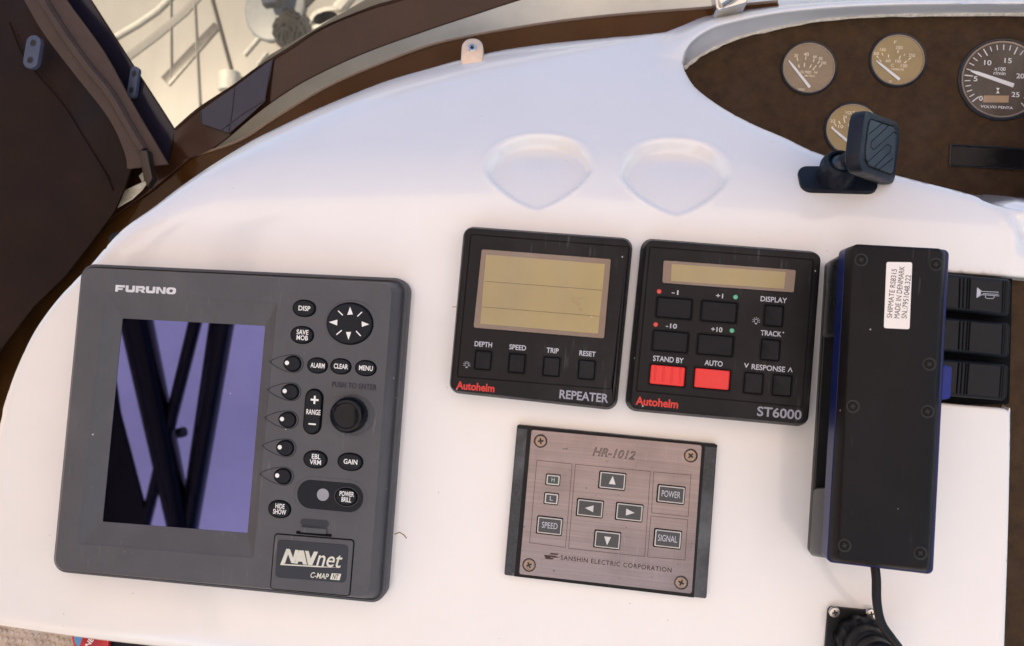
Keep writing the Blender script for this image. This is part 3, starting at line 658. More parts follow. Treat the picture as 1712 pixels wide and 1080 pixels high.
# knob
c = cf.P(591, 694, FZ)
MB().loft([R3(ell(*c, 42 * s, 40 * s, 48), FZ + .02), R3(ell(*c, 39 * s, 37 * s, 48), FZ + .45), R3(ell(*c, 37 * s, 35 * s, 48), FZ + .3), R3(ell(*c, 33 * s, 31 * s, 48), FZ + .06)], False, False).build('knob_recess', GREY, pl)
c = cf.P(586, 693, FZ)
kn = MB().lathe([(30.5 * s, FZ - .2), (30.5 * s, FZ + 5), (29.5 * s, FZ + 7), (26 * s, FZ + 8.4), (22 * s, FZ + 8.6), (20.5 * s, FZ + 8.0), (10 * s, FZ + 7.4)], c, 48, mod=lambda a, z: 1 + (0.012 * math.cos(24 * a) if z < FZ + 6 else 0)).build('rotary_knob', mat('knob_black', lin(12, 15, 22), 0.12, spec=0.22), pl)
# power bay
o1 = pill(cf, 552, 829, 120, 53, FZ, 10)
bay = MB().loft([R3(inset(o1, -1.6), FZ + .02), R3(inset(o1, -0.8), FZ + .5), R3(inset(o1, 0), FZ + .5), R3(inset(o1, 0.7), FZ + 0.1)], False, False).build('power_bay', GREY, pl)
MB().flat(inset(o1, 0.5), FZ + 0.08).build('bay_floor', KEY, bay)
MB().flat(ell(*cf.P(540, 827, FZ), 10.5 * s, 10.5 * s, 30), FZ + 0.16).build('sensor', mat('sensor_grey', lin(140, 142, 150), 0.4), bay)
pk = key(579.5, 830.5, 18.5, 14.2, 'POWER\nBRILL', 25, 18)
MB().tube([(x, y, FZ + .25) for x, y in ell(*cf.P(579.5, 830.5, FZ), 21 * s, 16.4 * s, 40)], 0.16, 5, closed=True).build('key_rim', GREY, pk)
# card door, latch, badge
Dq = px1(440, 860, 7.2); D_ = lambda *p: shape_px(cf, [Dq(*q) for q in p], FZ)
do = rquad(D_((140, 228), (1100, 305), (1045, 985), (85, 895)), 2.2, 6)
door = MB().solid(inset(do, 0.45), FZ - .5, FZ + 0.7, 0.35).build('card_door', GREY, pl)
MB().loft([R3(inset(do, -0.25), FZ + .02), R3(inset(do, 0.15), FZ + .16), R3(inset(do, 0.7), FZ + .1)], False, False).build('door_gap', SLOT, door)
bo = rquad(D_((180, 297), (1030, 365), (1000, 820), (150, 752)), 2.4, 6)
MB().solid(bo, FZ + .5, FZ + 1.05, 0.25).build('badge', GREYD, door)
Bz = FZ + 1.05; NAVC = mat('badge_print', lin(205, 205, 190), 0.5)
mk = MB(); B_ = lambda *p: [cf.P(*Dq(*q), Bz) for q in p]
for sh in (((280, 413), (322, 417), (360, 520), (388, 425), (428, 430), (385, 588), (340, 585), (300, 480), (262, 590), (235, 596), (640, 618), (905, 642), (640, 634), (205, 608)),
           ((432, 432), (490, 435), (528, 605), (478, 600), (472, 570), (425, 566), (412, 594), (372, 590)), ((505, 437), (548, 441), (572, 530), (612, 446), (660, 450), (590, 612), (540, 607))):
    mk.flat(B_(*sh), Bz + .06)
mk.build('badge_lettering', NAVC, door)
text(cf, 'net', *Dq(797, 555), 45, 22, Bz, NAVC, door, bold=0.006, shear=0.25, name='badge_lettering')
text(cf, 'C-MAP', *Dq(680, 738), 32, 9.5, Bz, NAVC, door, bold=0.015, shear=0.25, name='badge_lettering')
MB().flat(B_((825, 708), (940, 716), (918, 792), (805, 782)), Bz + .05).build('badge_block', NAVC, door)
text(cf, 'NT', *Dq(872, 750), 11, 8.5, Bz + .06, GREYD, door, bold=0.015, shear=0.25, name='badge_lettering')
la = thing_l = MB().solid(rquad(D_((400, 196), (826, 236), (824, 270), (398, 232)), 0.4, 3), FZ + .02, FZ + 0.3, 0.1).build('latch_slot', SLOT, pl)
MB().loft([R3(rquad(D_((450, 45), (795, 70), (790, 160), (445, 140)), 4.0, 6), FZ + 0.05), R3(rquad(D_((465, 62), (780, 85), (775, 160), (458, 142)), 3.2, 6), FZ + 0.1)], False, True).build('finger_scoop', GREYD, pl)
MB().solid(rquad(D_((460, 145), (772, 168), (768, 232), (455, 210)), 0.8, 4), FZ, FZ + 1.4, 0.4).build('latch', GREY, pl)

# ------------------------------------------------------------------ the two square instruments
def square_case(x0, y0, sc, quad, name, label, cat, groove):
    Z = px1(x0, y0, sc); cxy = [Z(*q) for q in quad]
    fr = Frame(at(sum(p[0] for p in cxy) / 4, sum(p[1] for p in cxy) / 4, 0), theta=math.radians(-0.1))
    t = thing(name, label, cat, fr)
    o = rquad(shape_px(fr, cxy, 7), 6.5, 7)
    MB().loft([R3(inset(o, 1.5), 0.05), R3(inset(o, 1.5), 2.6)], False, False).build('gasket', GASK, t)
    f = inset(o, 2.6)
    gq = rquad(shape_px(fr, [Z(*q) for q in groove], 16), 1.0, 7)
    MB().loft([R3(inset(o, 1.2), 2.2), R3(inset(o, 0.3), 2.5), R3(o, 3.6), R3(o, 7), R3(inset(o, 0.35), 8.6), R3(inset(f, -0.5), 15), R3(inset(f, 0.2), 15.8), R3(inset(f, 1.1), 16), R3(inset(gq, -0.35), 16), R3(inset(gq, -0.1), 15.5), R3(inset(gq, 0.15), 15.5), R3(inset(gq, 0.4), 16)], False, True).build('case', BLK, t, angle=25)
    return fr, t, Z
def lcd(fr, t, Z, outer, inner, lines, s=16):
    a = rquad(shape_px(fr, [Z(*q) for q in outer], 16), 1.2, 5); b = rquad(shape_px(fr, [Z(*q) for q in inner], 16), 0.3, 5)
    MB().loft([R3(inset(a, -.45), 15.9), R3(inset(a, -0.3), 16.35), R3(a, 16.35), R3(inset(a, .15), 16.1)], False, False).build('window_frame', BLK, t)
    w = MB().flat(a, 16.1).build('window', LCDF, t)
    MB().flat(b, 16.16).build('lcd', LCD, w)
    mb = MB()
    for (p, q) in lines:
        A_, B_ = Vector(fr.P(*Z(*p), 16.2)), Vector(fr.P(*Z(*q), 16.2)); mb.flat([(A_.x, A_.y - .17), (B_.x, B_.y - .17), (B_.x, B_.y + .17), (A_.x, A_.y + .17)], 16.22)
    if lines: mb.build('segment_line', LCDL, w)
    MB().flat(inset(a, -0.05), 16.33).build('pane', GLASS, w)
def sqkey(fr, t, Z, x, y, hw, hh, m=None, ribs=0, name='button'):
    sc = Z(1, 0)[0] - Z(0, 0)[0]; s = (DIST - 16) / F; c = fr.P(*Z(x, y), 16); w, h = 2 * hw * sc * s, 2 * hh * sc * s
    o = MB().loft([R3(rrect(*c, w * 1.0, h * 1.0, 1.0), 15.9), R3(rrect(*c, w * .97, h * .97, .9), 16.25), R3(rrect(*c, w * .92, h * .92, .7), 16.55), R3(rrect(*c, w * .84, h * .84, .6), 16.4)], False, True).build(name, m or KEYB, t)
    MB().loft([R3(rrect(*c, w + 2.4, h + 2.4, 1.5), 16.02), R3(rrect(*c, w + 2.0, h + 2.0, 1.4), 16.3), R3(rrect(*c, w + 1.4, h + 1.4, 1.3), 16.32), R3(rrect(*c, w + 1.0, h + 1.0, 1.2), 16.06)], False, False).build('key_surround', BLK, o)
    MB().ringf(rrect(*c, w + 1.3, h + 1.3, 1.2), rrect(*c, w * .97, h * .97, .9), 16.05).build('gap_ring', SLOT, o)
    for k in range(ribs):
        xx = c[0] - w * 0.36 + k * w * 0.24
        MB().solid(rrect(xx, c[1] + h * .04, 0.9, h * .76, 0.4), 16.3, 17.0, 0.3).build('rib', m, o)
    return o
KEYB = mat('dull_key', lin(22, 21, 24), 0.55, var=0.2, scale=120, dust=0.12, dustcol=(0.25, 0.24, 0.23), spec=0.2)
def lamp_icon(fr, t, Z, x, y, k=1.0):
    sc = Z(1, 0)[0] - Z(0, 0)[0]; s = (DIST - 16) / F * sc; c = fr.P(*Z(x, y), 16); mb = MB()
    mb.tube([(c[0] + math.cos(a) * 10 * s, c[1] + math.sin(a) * 10 * s, 16.05) for a in [math.radians(-55 + i * 29) for i in range(11)]], 0.16, 5)
    for i in range(7):
        a = math.radians(-15 + i * 35); mb.tube([(c[0] + math.cos(a) * 14 * s, c[1] + math.sin(a) * 14 * s, 16.05), (c[0] + math.cos(a) * 21 * s, c[1] + math.sin(a) * 21 * s, 16.05)], 0.16, 5)
    mb.box(c[0] - 5 * s, c[0] + 5 * s, c[1] - 17 * s, c[1] - 11 * s, 16.0, 16.1)
    mb.build('lamp_symbol', PRINT, t)
fr, t, Z = square_case(740, 370, 3.2727, [(117, 26), (1044, 94), (952, 1036), (34, 936)], 'repeater_display', 'square black repeater with a large tan screen and four small keys', 'marine display', [(155, 72), (1015, 140), (922, 918), (80, 850)])
lcd(fr, t, Z, [(213, 152), (922, 206), (884, 642), (168, 582)], [(238, 182), (888, 234), (850, 614), (206, 560)], [((232, 328), (873, 377)), ((218, 468), (860, 520))])
for x, y, wd, lx, ly, lw in ((222, 760, 'DEPTH', 223, 673, 97), (407, 777, 'SPEED', 411, 690, 92), (596, 795, 'TRIP', 602, 707, 66), (788, 812, 'RESET', 793, 724, 88)):
    sqkey(fr, t, Z, x, y, 42, 49); text(fr, wd, *Z(lx, ly), lw / 3.27, 8.6, 16, PRINT, t, bold=0.016)
lamp_icon(fr, t, Z, 132, 785)
text(fr, 'Autohelm', *Z(180, 905), 65, 13.5, 16, RED, t, bold=0.03); text(fr, 'REPEATER', *Z(773, 957), 81, 14.5, 16, GREYP, t, bold=0.022)
fr, t, Z = square_case(1040, 390, 3.2714, [(108, 26), (1088, 102), (1014, 1060), (14, 968)], 'autopilot_control', 'square black autopilot panel with two red keys and a narrow tan screen', 'autopilot control', [(152, 75), (1046, 145), (985, 950), (78, 862)])
lcd(fr, t, Z, [(226, 147), (952, 200), (940, 325), (219, 272)], [(272, 168), (895, 212), (885, 303), (268, 260)], [])
for x, y in ((285, 410), (530, 430), (264, 592), (510, 612)): sqkey(fr, t, Z, x, y, 92, 52)
sqkey(fr, t, Z, 248, 778, 92, 52, REDKEY, 4); sqkey(fr, t, Z, 492, 797, 92, 52, REDKEY)
for x, y in ((828, 452), (810, 638), (718, 820), (874, 832)): sqkey(fr, t, Z, x, y, 46, 53)
for x, y, m in ((203, 318, REDL), (184, 499, REDL), (621, 349, GREEN), (601, 532, GREEN)):
    c = fr.P(*Z(x, y), 16); MB().lathe([(1.35, 15.9), (1.35, 16.2), (1.0, 16.5), (0.5, 16.62)], c, 18).build('indicator', m, t)
for wd, x, y, w, h in (('-1', 290, 323, 11, 7.5), ('+1', 533, 342, 11.5, 7.5), ('-10', 270, 507, 18, 8), ('+10', 518, 526, 18, 8), ('DISPLAY', 830, 363, 42, 8.6), ('TRACK', 815, 548, 33, 8.6), ('STAND BY', 253, 690, 49.5, 9), ('AUTO', 501, 711, 29, 8.8), ('RESPONSE', 800, 737, 53, 8.8), ('V', 680, 723, 8, 7.5)):
    text(fr, wd, *Z(x, y), w, h, 16, PRINT, t, bold=0.016)
text(fr, 'V', *Z(920, 746), 8, 7.5, 16, PRINT, t, bold=0.016, turn=math.pi)
lamp_icon(fr, t, Z, 733, 480)
text(fr, 'Autohelm', *Z(191, 925), 69, 14, 16, RED, t, bold=0.03); text(fr, 'ST6000', *Z(860, 983), 70, 16, 16, GREYP, t, bold=0.02)

# ------------------------------------------------------------------ searchlight control
Z = px1(830, 700, 3.484)
fr = Frame(at(1022, 855, 0), theta=math.radians(-0.2))
t = thing('searchlight_control', 'brushed metal switch plate with arrow keys on a black base, below the square instruments', 'control panel', fr)
bq = rquad(shape_px(fr, [Z(120, 36), Z(1287, 150), Z(1224, 1050), Z(44, 912)], 5), 1.2, 5)
MB().loft([R3(bq, 0.05), R3(bq, 4.2), R3(inset(bq, 0.6), 5)], False, True).build('base', CRINK, t)
gl = MB()
for a in ([(182, 42), (204, 44), (130, 906), (104, 918)], [(1195, 142), (1217, 143), (1150, 1040), (1128, 1038)]): gl.flat(shape_px(fr, [Z(*q) for q in a], 5), 5.05)
for a in ([(122, 38), (1287, 152), (1285, 168), (124, 56)], [(130, 905), (1150, 1020), (1150, 1042), (104, 918)]): gl.flat(shape_px(fr, [Z(*q) for q in a], 5), 5.08)
gl.build('base_edge', BLK, t)
pq = rquad(shape_px(fr, [Z(204, 64), Z(1197, 155), Z(1138, 1020), Z(132, 905)], 6.6), 1.6, 5)
MB().solid(pq, 4.8, 6.6, 0.25).build('face_plate', NICK, t)
PZ = 6.6
for x, y, sp in ((257, 130, 0.2), (1132, 215, .9), (190, 852, .5), (1076, 955, 1.2)):
    screw('screw', fr, t, *Z(x, y), PZ, 3.55, STEELD, 0.9, spin=sp)
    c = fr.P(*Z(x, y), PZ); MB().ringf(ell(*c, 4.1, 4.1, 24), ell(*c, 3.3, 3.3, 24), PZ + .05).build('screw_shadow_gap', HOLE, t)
def skey(x, y, hw, hh, word=None, arrow=None, col=None, tw=0, th=0):
    s = (DIST - PZ) / F / 3.484; c = fr.P(*Z(x, y), PZ); w, h = 2 * hw * s, 2 * hh * s
    o = MB().loft([R3(rrect(*c, w + .5, h + .5, .6), PZ + .03), R3(rrect(c[0] - .25, c[1] - .25, w + .4, h + .4, .6), PZ + 0.4), R3(rrect(*c, w * .95, h * .93, .5), PZ + 1.1)], False, True).build('button', SLOT, t)
    MB().loft([R3(rrect(*c, w * .97, h * .95, .6), PZ + 1.0), R3(rrect(*c, w * .94, h * .91, .5), PZ + 1.25), R3(rrect(*c, w - 1.9 if w > 8 else w - 1.3, h - 1.9 if w > 8 else h - 1.3, .3), PZ + 1.22)], False, True).build('key_border', mat('key_border', lin(185, 182, 178), 0.35, metal=.3), o)
    MB().flat(rrect(*c, w - 1.9 if w > 8 else w - 1.3, h - 1.9 if w > 8 else h - 1.3, .3), PZ + 1.28).build('key_face', col or mat('key_face', lin(58, 60, 62), 0.35, var=.2), o)
    if word: text(fr, word, *Z(x, y), tw, th, PZ + 1.28, PRINT, o, bold=0.0)
    if arrow is not None:
        a = arrow; q = 3.0
        MB().flat([(c[0] + math.cos(a + k) * q * (1.0 if k == 0 else .95), c[1] + math.sin(a + k) * q * (1.0 if k == 0 else .95)) for k in (0, 2.35, -2.35)], PZ + 1.36).build('arrow', mat('arrow_print', lin(205, 202, 198), .5), o)
skey(330, 355, 39, 30, 'H', tw=5, th=7, col=mat('key_green', lin(50, 68, 58), .35)); skey(320, 464, 39, 31, 'L', tw=5, th=7); skey(310, 622, 72, 49, 'SPEED', tw=26, th=10)
skey(675, 360, 74, 48, arrow=math.pi / 2); skey(545, 520, 74, 48, arrow=math.pi); skey(774, 543, 75, 48, arrow=0); skey(646, 704, 73, 48, arrow=-math.pi / 2)
skey(1017, 440, 76, 49, 'POWER', tw=30, th=10.5); skey(997, 698, 75, 50, 'SIGNAL', tw=31, th=10.5)
mb = MB()
for bx in ([(235, 242), (441, 264), (402, 750), (193, 722)], [(460, 265), (897, 307), (863, 803), (420, 755)], [(916, 310), (1132, 328), (1117, 570), (903, 548)], [(900, 566), (1114, 588), (1098, 823), (880, 805)]):
    c = [Vector(p) for p in shape_px(fr, [Z(*q) for q in bx], PZ)]
    for i in range(4):
        a, b = c[i], c[(i + 1) % 4]; n = (b - a).normalized(); n = Vector((-n.y, n.x)) * .13
        mb.flat([tuple(a - n), tuple(b - n), tuple(b + n), tuple(a + n)], PZ + .04 + .004 * i)
mb.build('rule_lines', ETCH, t)
text(fr, 'HR-1012', *Z(685, 202), 70, 14.5, PZ, ETCH, t, outline=0.022, shear=0.3, sp=1.02)
text(fr, 'SANSHIN ELECTRIC CORPORATION', *Z(695, 845), 181, 7.6, PZ, ETCH, t, bold=0.012, sp=1.15)
mb = MB(); S_ = lambda *p: shape_px(fr, [Z(*q) for q in p], PZ)
for k in range(3):
    dx, dy = -k * 14, k * 13
    mb.flat(S_((318 + dx, 782 + dy), (363 + dx, 786 + dy), (355 + dx, 794 + dy), (308 + dx, 790 + dy)), PZ + .05 + .004 * k)
mb.flat(S_((278, 793), (312, 796), (318, 812), (282, 808)), PZ + .07); mb.flat(S_((320, 800), (362, 804), (358, 810), (322, 808)), PZ + .075)
mb.build('maker_emblem', ETCH, t)

# ------------------------------------------------------------------ radio handset in its cradle
hf = Frame(at(1465, 690, 0), theta=math.radians(-1.9))
cr = thing('handset_cradle', 'black wall cradle under the radio handset, open gap along its side', 'cradle', hf)
cb = [Vector(p) for p in shape_px(hf, [(1379, 436), (1500, 444), (1478, 932), (1349, 926)], 0)]
ct_ = [Vector(p) for p in shape_px(hf, [(1409, 420), (1556, 426), (1532, 938), (1380, 934)], 40)]
MB().solid(rquad(cb, 4, 6), 0.05, 5, 1.0).build('back_plate', CRAD, cr)
def part_cradle(v0, v1, ins, z1=40):
    def q_(c, i):
        tl, tr, br, bl = c; I = Vector((i, 0))
        return rquad([tl.lerp(bl, v0) + I, tr.lerp(br, v0) - I, tr.lerp(br, v1) - I, tl.lerp(bl, v1) + I], 3.0, 5)
    lo_, hi_ = q_(cb, ins), q_(ct_, ins)
    return MB().loft([R3(lo_, 4.9), R3(lerp(lo_, hi_, .97), z1 - 1.0), R3(inset(hi_, .4), z1 - .2), R3(inset(hi_, 1.2), z1)], False, True)
part_cradle(0.0, 0.27, 0).build('upper_cup', CRAD, cr)
part_cradle(0.25, 0.80, 8.0).build('recess_wall', BEZ, cr)
part_cradle(0.77, 1.0, 0).build('lower_cup', CRAD, cr)
hs = thing('radio_handset', 'black radio handset with a white serial label, seen from behind', 'radio handset', hf)
bq = rquad(shape_px(hf, [(1409, 414), (1581, 419), (1554, 957), (1378, 936)], 47), 3, 6); fq2 = rquad(shape_px(hf, [(1426, 407), (1578, 415.5), (1549, 952), (1401, 936)], 62), 3.2, 6)
MB().loft([R3(inset(bq, 3), 38), R3(bq, 41), R3(bq, 51), R3(inset(bq, .8), 52)], True, True).build('seal_body', BLUE, hs)
MB().loft([R3(lerp(bq, fq2, .25), 51.5), R3(lerp(bq, fq2, .3), 53), R3(lerp(bq, fq2, .9), 60.5), R3(inset(fq2, .4), 61.6), R3(inset(fq2, 1.2), 62)], False, True).build('back_cover', HAND, hs)
for x, y, sp in ((1440, 434.5, .4), (1565, 442, .1), (1554, 609, .8), (1426, 679.5, .2), (1551, 688, .5), (1412, 912, .3), (1539, 925, .9)): 
    c = hf.P(x, y, 62); MB().ringf(ell(*c, 3.4, 3.4, 22), ell(*c, 2.5, 2.5, 22), 62.04).build('screw_well', HOLE, hs)
    screw('screw', hf, hs, x, y, 62, 2.55, mat('black_screw', lin(13, 12, 13), .4, spec=.14), 0.4, spin=sp)
la = MB().solid(rquad(shape_px(hf, [(1482, 438), (1525, 438.5), (1520.5, 550.5), (1477.5, 548.5)], 62), 1.0, 4), 62.0, 62.15, 0.03).build('label_plate', LABEL, hs)
_d = Vector(hf.P(1493, 528, 62)) - Vector(hf.P(1500, 460, 62)); ang = math.atan2(-_d.y, -_d.x)
for wd, a, b, ln in (('SHIPMATE RS8315', 1491, 490.5, 79), ('MADE IN DENMARK', 1503.5, 488.5, 84), ('SN.:7951048.322', 1515, 496, 70)):
    text(hf, wd, a, b, ln, 8.2, 62.15, INK, la, bold=0.0, turn=ang)
ks = MB().solid(rquad(shape_px(hf, [(1570, 609), (1587, 612.5), (1584, 666), (1566, 668)], 47), 1.6, 5), 40, 51, 1.2).build('talk_button', mat('blue_button', lin(20, 36, 118), 0.4, spec=0.3), hs)
cab = catmull([(*hf.P(1466, 938, 50), 46), (*hf.P(1465, 968, 48), 48), (*hf.P(1465.5, 1000, 48), 48), (*hf.P(1469, 1026, 46), 46), (*hf.P(1476, 1046, 44), 44), (*hf.P(1490, 1066, 40), 40), (*hf.P(1506, 1088, 30), 30), (*hf.P(1512, 1110, 22), 22)], 8)
MB().tube(cab, 2.35, 12).build('cable', BLK2, hs)
# ------------------------------------------------------------------ plug socket
kf = Frame(at(1430, 1060, 0), theta=math.radians(0))
kt = thing('cable_socket', 'black round plug and square flange at the bottom edge with bright screws', 'cable socket', kf)
MB().solid(rquad(shape_px(kf, [(1386, 1015), (1462, 1022.5), (1456, 1108), (1379, 1102)], 3), 3, 5), 0.05, 3, 0.5).build('flange', BLK, kt)
for x, y in ((1396, 1024.5), (1457.5, 1027), (1388, 1096)): screw('screw', kf, kt, x, y, 3, 3.2, STEEL, 1.4)
c = kf.P(1437, 1068, 3)
MB().lathe([(13.6, 2.8), (14.4, 5), (14.4, 12), (13, 14)], c, 60, mod=lambda a, z: 1 + 0.05 * (1 if math.cos(10 * a) > 0.2 else -0.6)).build('lock_ring', BLK2, kt)
MB().lathe([(11.8, 13), (12.4, 14), (12.4, 24), (11.6, 25), (10.5, 25.2), (10.2, 34), (8.6, 36), (7.6, 36.2), (7.2, 33.5), (5.2, 33.2)], c, 48, mod=lambda a, z: 1 + (0.02 * (1 if math.cos(6 * a + 1) > .5 else -.4) if z < 25 else 0)).build('plug', BLK2, kt)
# ------------------------------------------------------------------ rocker switches and the brown board under them
lf = Frame(at(1640, 700, -9))
lo = thing('lower_board', 'dark brown board at the lower edge of the picture behind the rocker switches', 'instrument board', lf)
lo['label'] = 'dark brown grained board edge beside the white dash, behind the rocker switches'
MB().solid(rquad(shape_px(lf, [(1525, 425), (1900, 440), (1900, 1240), (1500, 1240)], 0), 2), -4, 0, 0.3).build('board', FASC, lo)
MB().solid(rquad(shape_px(lf, [(1555, 452), (1693, 462), (1688, 676), (1552, 676)], 2.5), 2), 0.02, 2.5, 0.5).build('switch_frame', SLOT, lo)
RWQ = [((1562, 455.5), (1701, 467), (1698, 531.5), (1560, 516)), ((1562, 528), (1700.5, 540), (1697, 600.5), (1559, 586.5)), ((1560, 597.5), (1698, 609), (1693, 671.5), (1556, 660))]
RWL = ['black ribbed rocker switch with a horn symbol', 'plain black rocker switch between two others, right of the handset', 'lowest black rocker switch, beside the blue talk button']
for q, lb in zip(RWQ, RWL):
    m = Frame(at(sum(p[0] for p in q) / 4, sum(p[1] for p in q) / 4, -6.5), theta=math.radians(0))
    rt = thing('rocker_switch', lb, 'switch', m, 'rocker switches beside the handset')
    o = rquad(shape_px(m, q, 12), 4.6, 7); xs = [p[0] for p in o]; x0, x1 = min(xs), max(xs)
    def zz(x): 
        k = (x - x0) / (x1 - x0); return 13.5 - 8.5 * max(0, (k - 0.80) / 0.20) ** 2.2
    rings = [R3(o, 0)] + [[(x, y, zz(x) - d) for x, y in inset(o, i)] for d, i in ((3.2, 0), (1.5, .35), (0.5, 1.1), (0, 2.2))]
    cap = inset(o, 1.8); ys0 = min(p[1] for p in cap)
    MB().loft(rings, False, False).build('shell', BLK2, rt)
    # top face as strips along x with real grooves
    tl, tr, br, bl = [Vector(p) for p in shape_px(m, q, 12)]
    ex = (tr - tl).normalized(); N = 140; rows = ([], [])
    gro = [0.30, 0.345, 0.39, 0.42, 0.82, 0.85, 0.88]
    for i in range(N + 1):
        k = i / N; a, b = tl.lerp(tr, k), bl.lerp(br, k); dn = (b - a).normalized()
        dz = -0.9 * max([math.exp(-((k - gk) / 0.0065) ** 2) for gk in gro])
        kk = min(1, max(0.02, min(k, 1 - k) * 12)); e = 2.0 + 2.4 * (1 - kk) ** 2
        a, b = a + dn * e, b - dn * e
        rows[0].append((a.x, a.y, min(zz(a.x), 13.5) + dz + .03)); rows[1].append((b.x, b.y, min(zz(b.x), 13.5) + dz + .03))
    rows = [r[2:-2] for r in rows]
    MB().loft(list(rows), False, False, closed=False).build('ribbed_face', BLK2, rt, angle=60)
    if 'horn' in lb:
        H = px1(1330, 390, 3.272); mb = MB()
        for path, cl in (([(993, 298), (1020, 318), (1110, 322), (1114, 343), (1020, 336), (990, 352)], False), ([(1040, 336), (1038, 352), (1048, 356), (1080, 357), (1087, 350), (1086, 340)], False), ([(1025, 330), (1108, 334)], False)):
            mb.tube([(*m.P(*H(*p), 13.6), 13.6) for p in path], 0.2, 5)
        mb.flat([m.P(*H(*p), 13.6) for p in ((993, 298), (1015, 318), (1012, 336), (990, 352))], 13.62)
        mb.build('horn_symbol', PRINT, rt)

# ------------------------------------------------------------------ phone mount
p0 = on(1402, 300); sl_ = math.atan2(-(surf(p0.x, p0.y + 4) - surf(p0.x, p0.y - 4)), 8)
mf = Frame(p0, Matrix.Rotation(-sl_, 3, 'X') @ Matrix.Rotation(math.radians(-1), 3, 'Z'))
pm = thing('phone_mount', 'black magnetic phone mount on a ball joint, in front of the gauges', 'phone mount', mf)
C3 = px1(1320, 170, 6.3545); Pm = lambda z, *p: shape_px(mf, [C3(*q) for q in p], z)
bo = rquad(Pm(1.5, (75, 685), (900, 690), (950, 965), (130, 940)), 6.5, 8)
MB().solid(bo, -1.2, 2.0, 0.7).build('base_pad', MOUNT, pm)
cc = mf.P(*C3(490, 790), 2)
MB().lathe([(11.5, 1.5), (11.5, 3), (11.0, 5), (11.6, 10), (10.5, 13.5), (8.8, 15), (7.6, 14.6), (7.0, 12)], cc, 64, cap=False, mod=lambda a, z: 1 - (0.07 * max(0, math.cos(8 * a)) ** 2 if 3 < z < 12 else 0)).build('collar_nut', MOUNT, pm)
ball = [(7.0 * math.cos(a), 10.5 + 7.0 * math.sin(a)) for a in [math.radians(-30 + 12 * i) for i in range(10)]] + [(0.05, 17.5)]
MB().lathe(ball, cc, 32).build('ball', mat('ball_black', lin(36, 44, 56), 0.35), pm)
e1 = Vector((20.6, -8.6, -28.7)).normalized(); e2 = Vector((4.6, 35.5, -7.3)); e2 = (e2 - e1 * e2.dot(e1)).normalized(); n3 = e1.cross(e2)
hc = at(*C3(965, 476), p0.z + 27)
hR = Matrix((e1, e2, n3)).transposed(); hfm = Frame(hc, hR)
hq = [(815, 78), (1205, 225), (1125, 885), (735, 722)]
ho = rquad(shape_px(hfm, [C3(*q) for q in hq], 0), 8.5, 9)
hd = MB().loft([R3(inset(ho, 2.0), -9.0), R3(inset(ho, .4), -8.2), R3(ho, -7), R3(ho, -2.2), R3(inset(ho, .5), -.8), R3(inset(ho, 2.6), 0)], True, True).build('magnet_head', MOUNT, pm, frame=hfm)
ip = rquad(shape_px(hfm, [C3(*q) for q in ((850, 190), (1145, 285), (1095, 770), (795, 655))], 0.4), 7, 8)
FR[hd.name] = hfm
MB().solid(ip, -0.1, 0.7, 0.3).build('inset_pad', MOUNTP, hd)
MB().tube(R3(inset(ip, -.8), 0.02), 0.25, 5, closed=True).build('pad_groove', SLOT, hd)
mb = MB()
for path in ([(985, 228), (845, 345)], [(985, 228), (1052, 255), (870, 425), (862, 480), (895, 512), (1112, 318), (1138, 345)], [(800, 612), (830, 640), (1040, 452), (1080, 478), (1062, 540), (905, 690), (908, 718)], [(1098, 600), (940, 728)]):
    mb.tube([(*hfm.P(*C3(*p), .7), .68) for p in path], 0.28, 5)
mb.build('pad_lines', SLOT, hd)
st = mf.L(hc - n3 * 8); bt = Vector((cc[0], cc[1], 15))
MB().tube([bt, bt.lerp(st, .5), st], [4.0, 3.6, 5.5], 14).build('neck', MOUNT, pm)

# ------------------------------------------------------------------ windscreen, curtains and what lies beyond the dash
def strip(pa, pb, w, name, m, parent=None, thick=2.0, n=40, dw=None, rows=3):
    a = resample([at(x, y, w) for x, y in pa], n) if not dw else resample([at(x, y, w + dw) for x, y in pa], n); b = resample([at(x, y, w) for x, y in pb], n)
    rr = [[a[i].lerp(b[i], k / rows) + Vector((0, 0, 0.35 * math.sin(i * .31 + k))) for i in range(n)] for k in range(rows + 1)]
    mb = MB(); mb.loft(rr, False, False, closed=False); mb.loft([[p - Vector((0, 0, thick)) for p in r] for r in rr], False, False, closed=False)
    return mb
def sm(P, n=5): return [(p.x, p.y) for p in catmull([(x, y, 0) for x, y in P], n)]
oA = [(-80, 630), (-20, 565), (40, 485), (88, 435), (135, 378), (180, 338), (240, 303), (279, 268), (330, 258), (402, 234), (455.6, 200), (509, 166.6), (563, 137), (639, 105), (719, 75.5), (798, 57.6), (917, 37.7), (1037, 24), (1191, 12), (1300, 2)]
iA = [(30, 800), (80, 680), (120, 590), (160, 520), (200, 460), (250, 410), (300, 370), (340, 340), (390, 310), (450, 275), (500, 245), (560, 215), (620, 190), (690, 165), (760, 145), (830, 125), (940, 105), (1060, 90), (1210, 50), (1310, 30)]
ws = thing('windscreen', 'brown smoked windscreen strip along the far edge of the white dash', 'windscreen', Frame((0, 0, 0)))
strip(sm(oA), sm(iA), -128, 'screen', SMOKE, n=90, dw=9).build('screen', SMOKE, ws)
ed = [at(x, y, -118.2) for x, y in sm(oA[6:])]
MB().tube(ed, 1.1, 6).build('top_edge', mat('screen_edge', lin(120, 100, 80), .3), ws)
bk = [at(x, y, -150) for x, y in ((-80, 700), (-80, 560), (60, 430), (170, 320), (250, 275), (320, 268), (380, 262), (390, 330), (250, 480), (60, 760))]
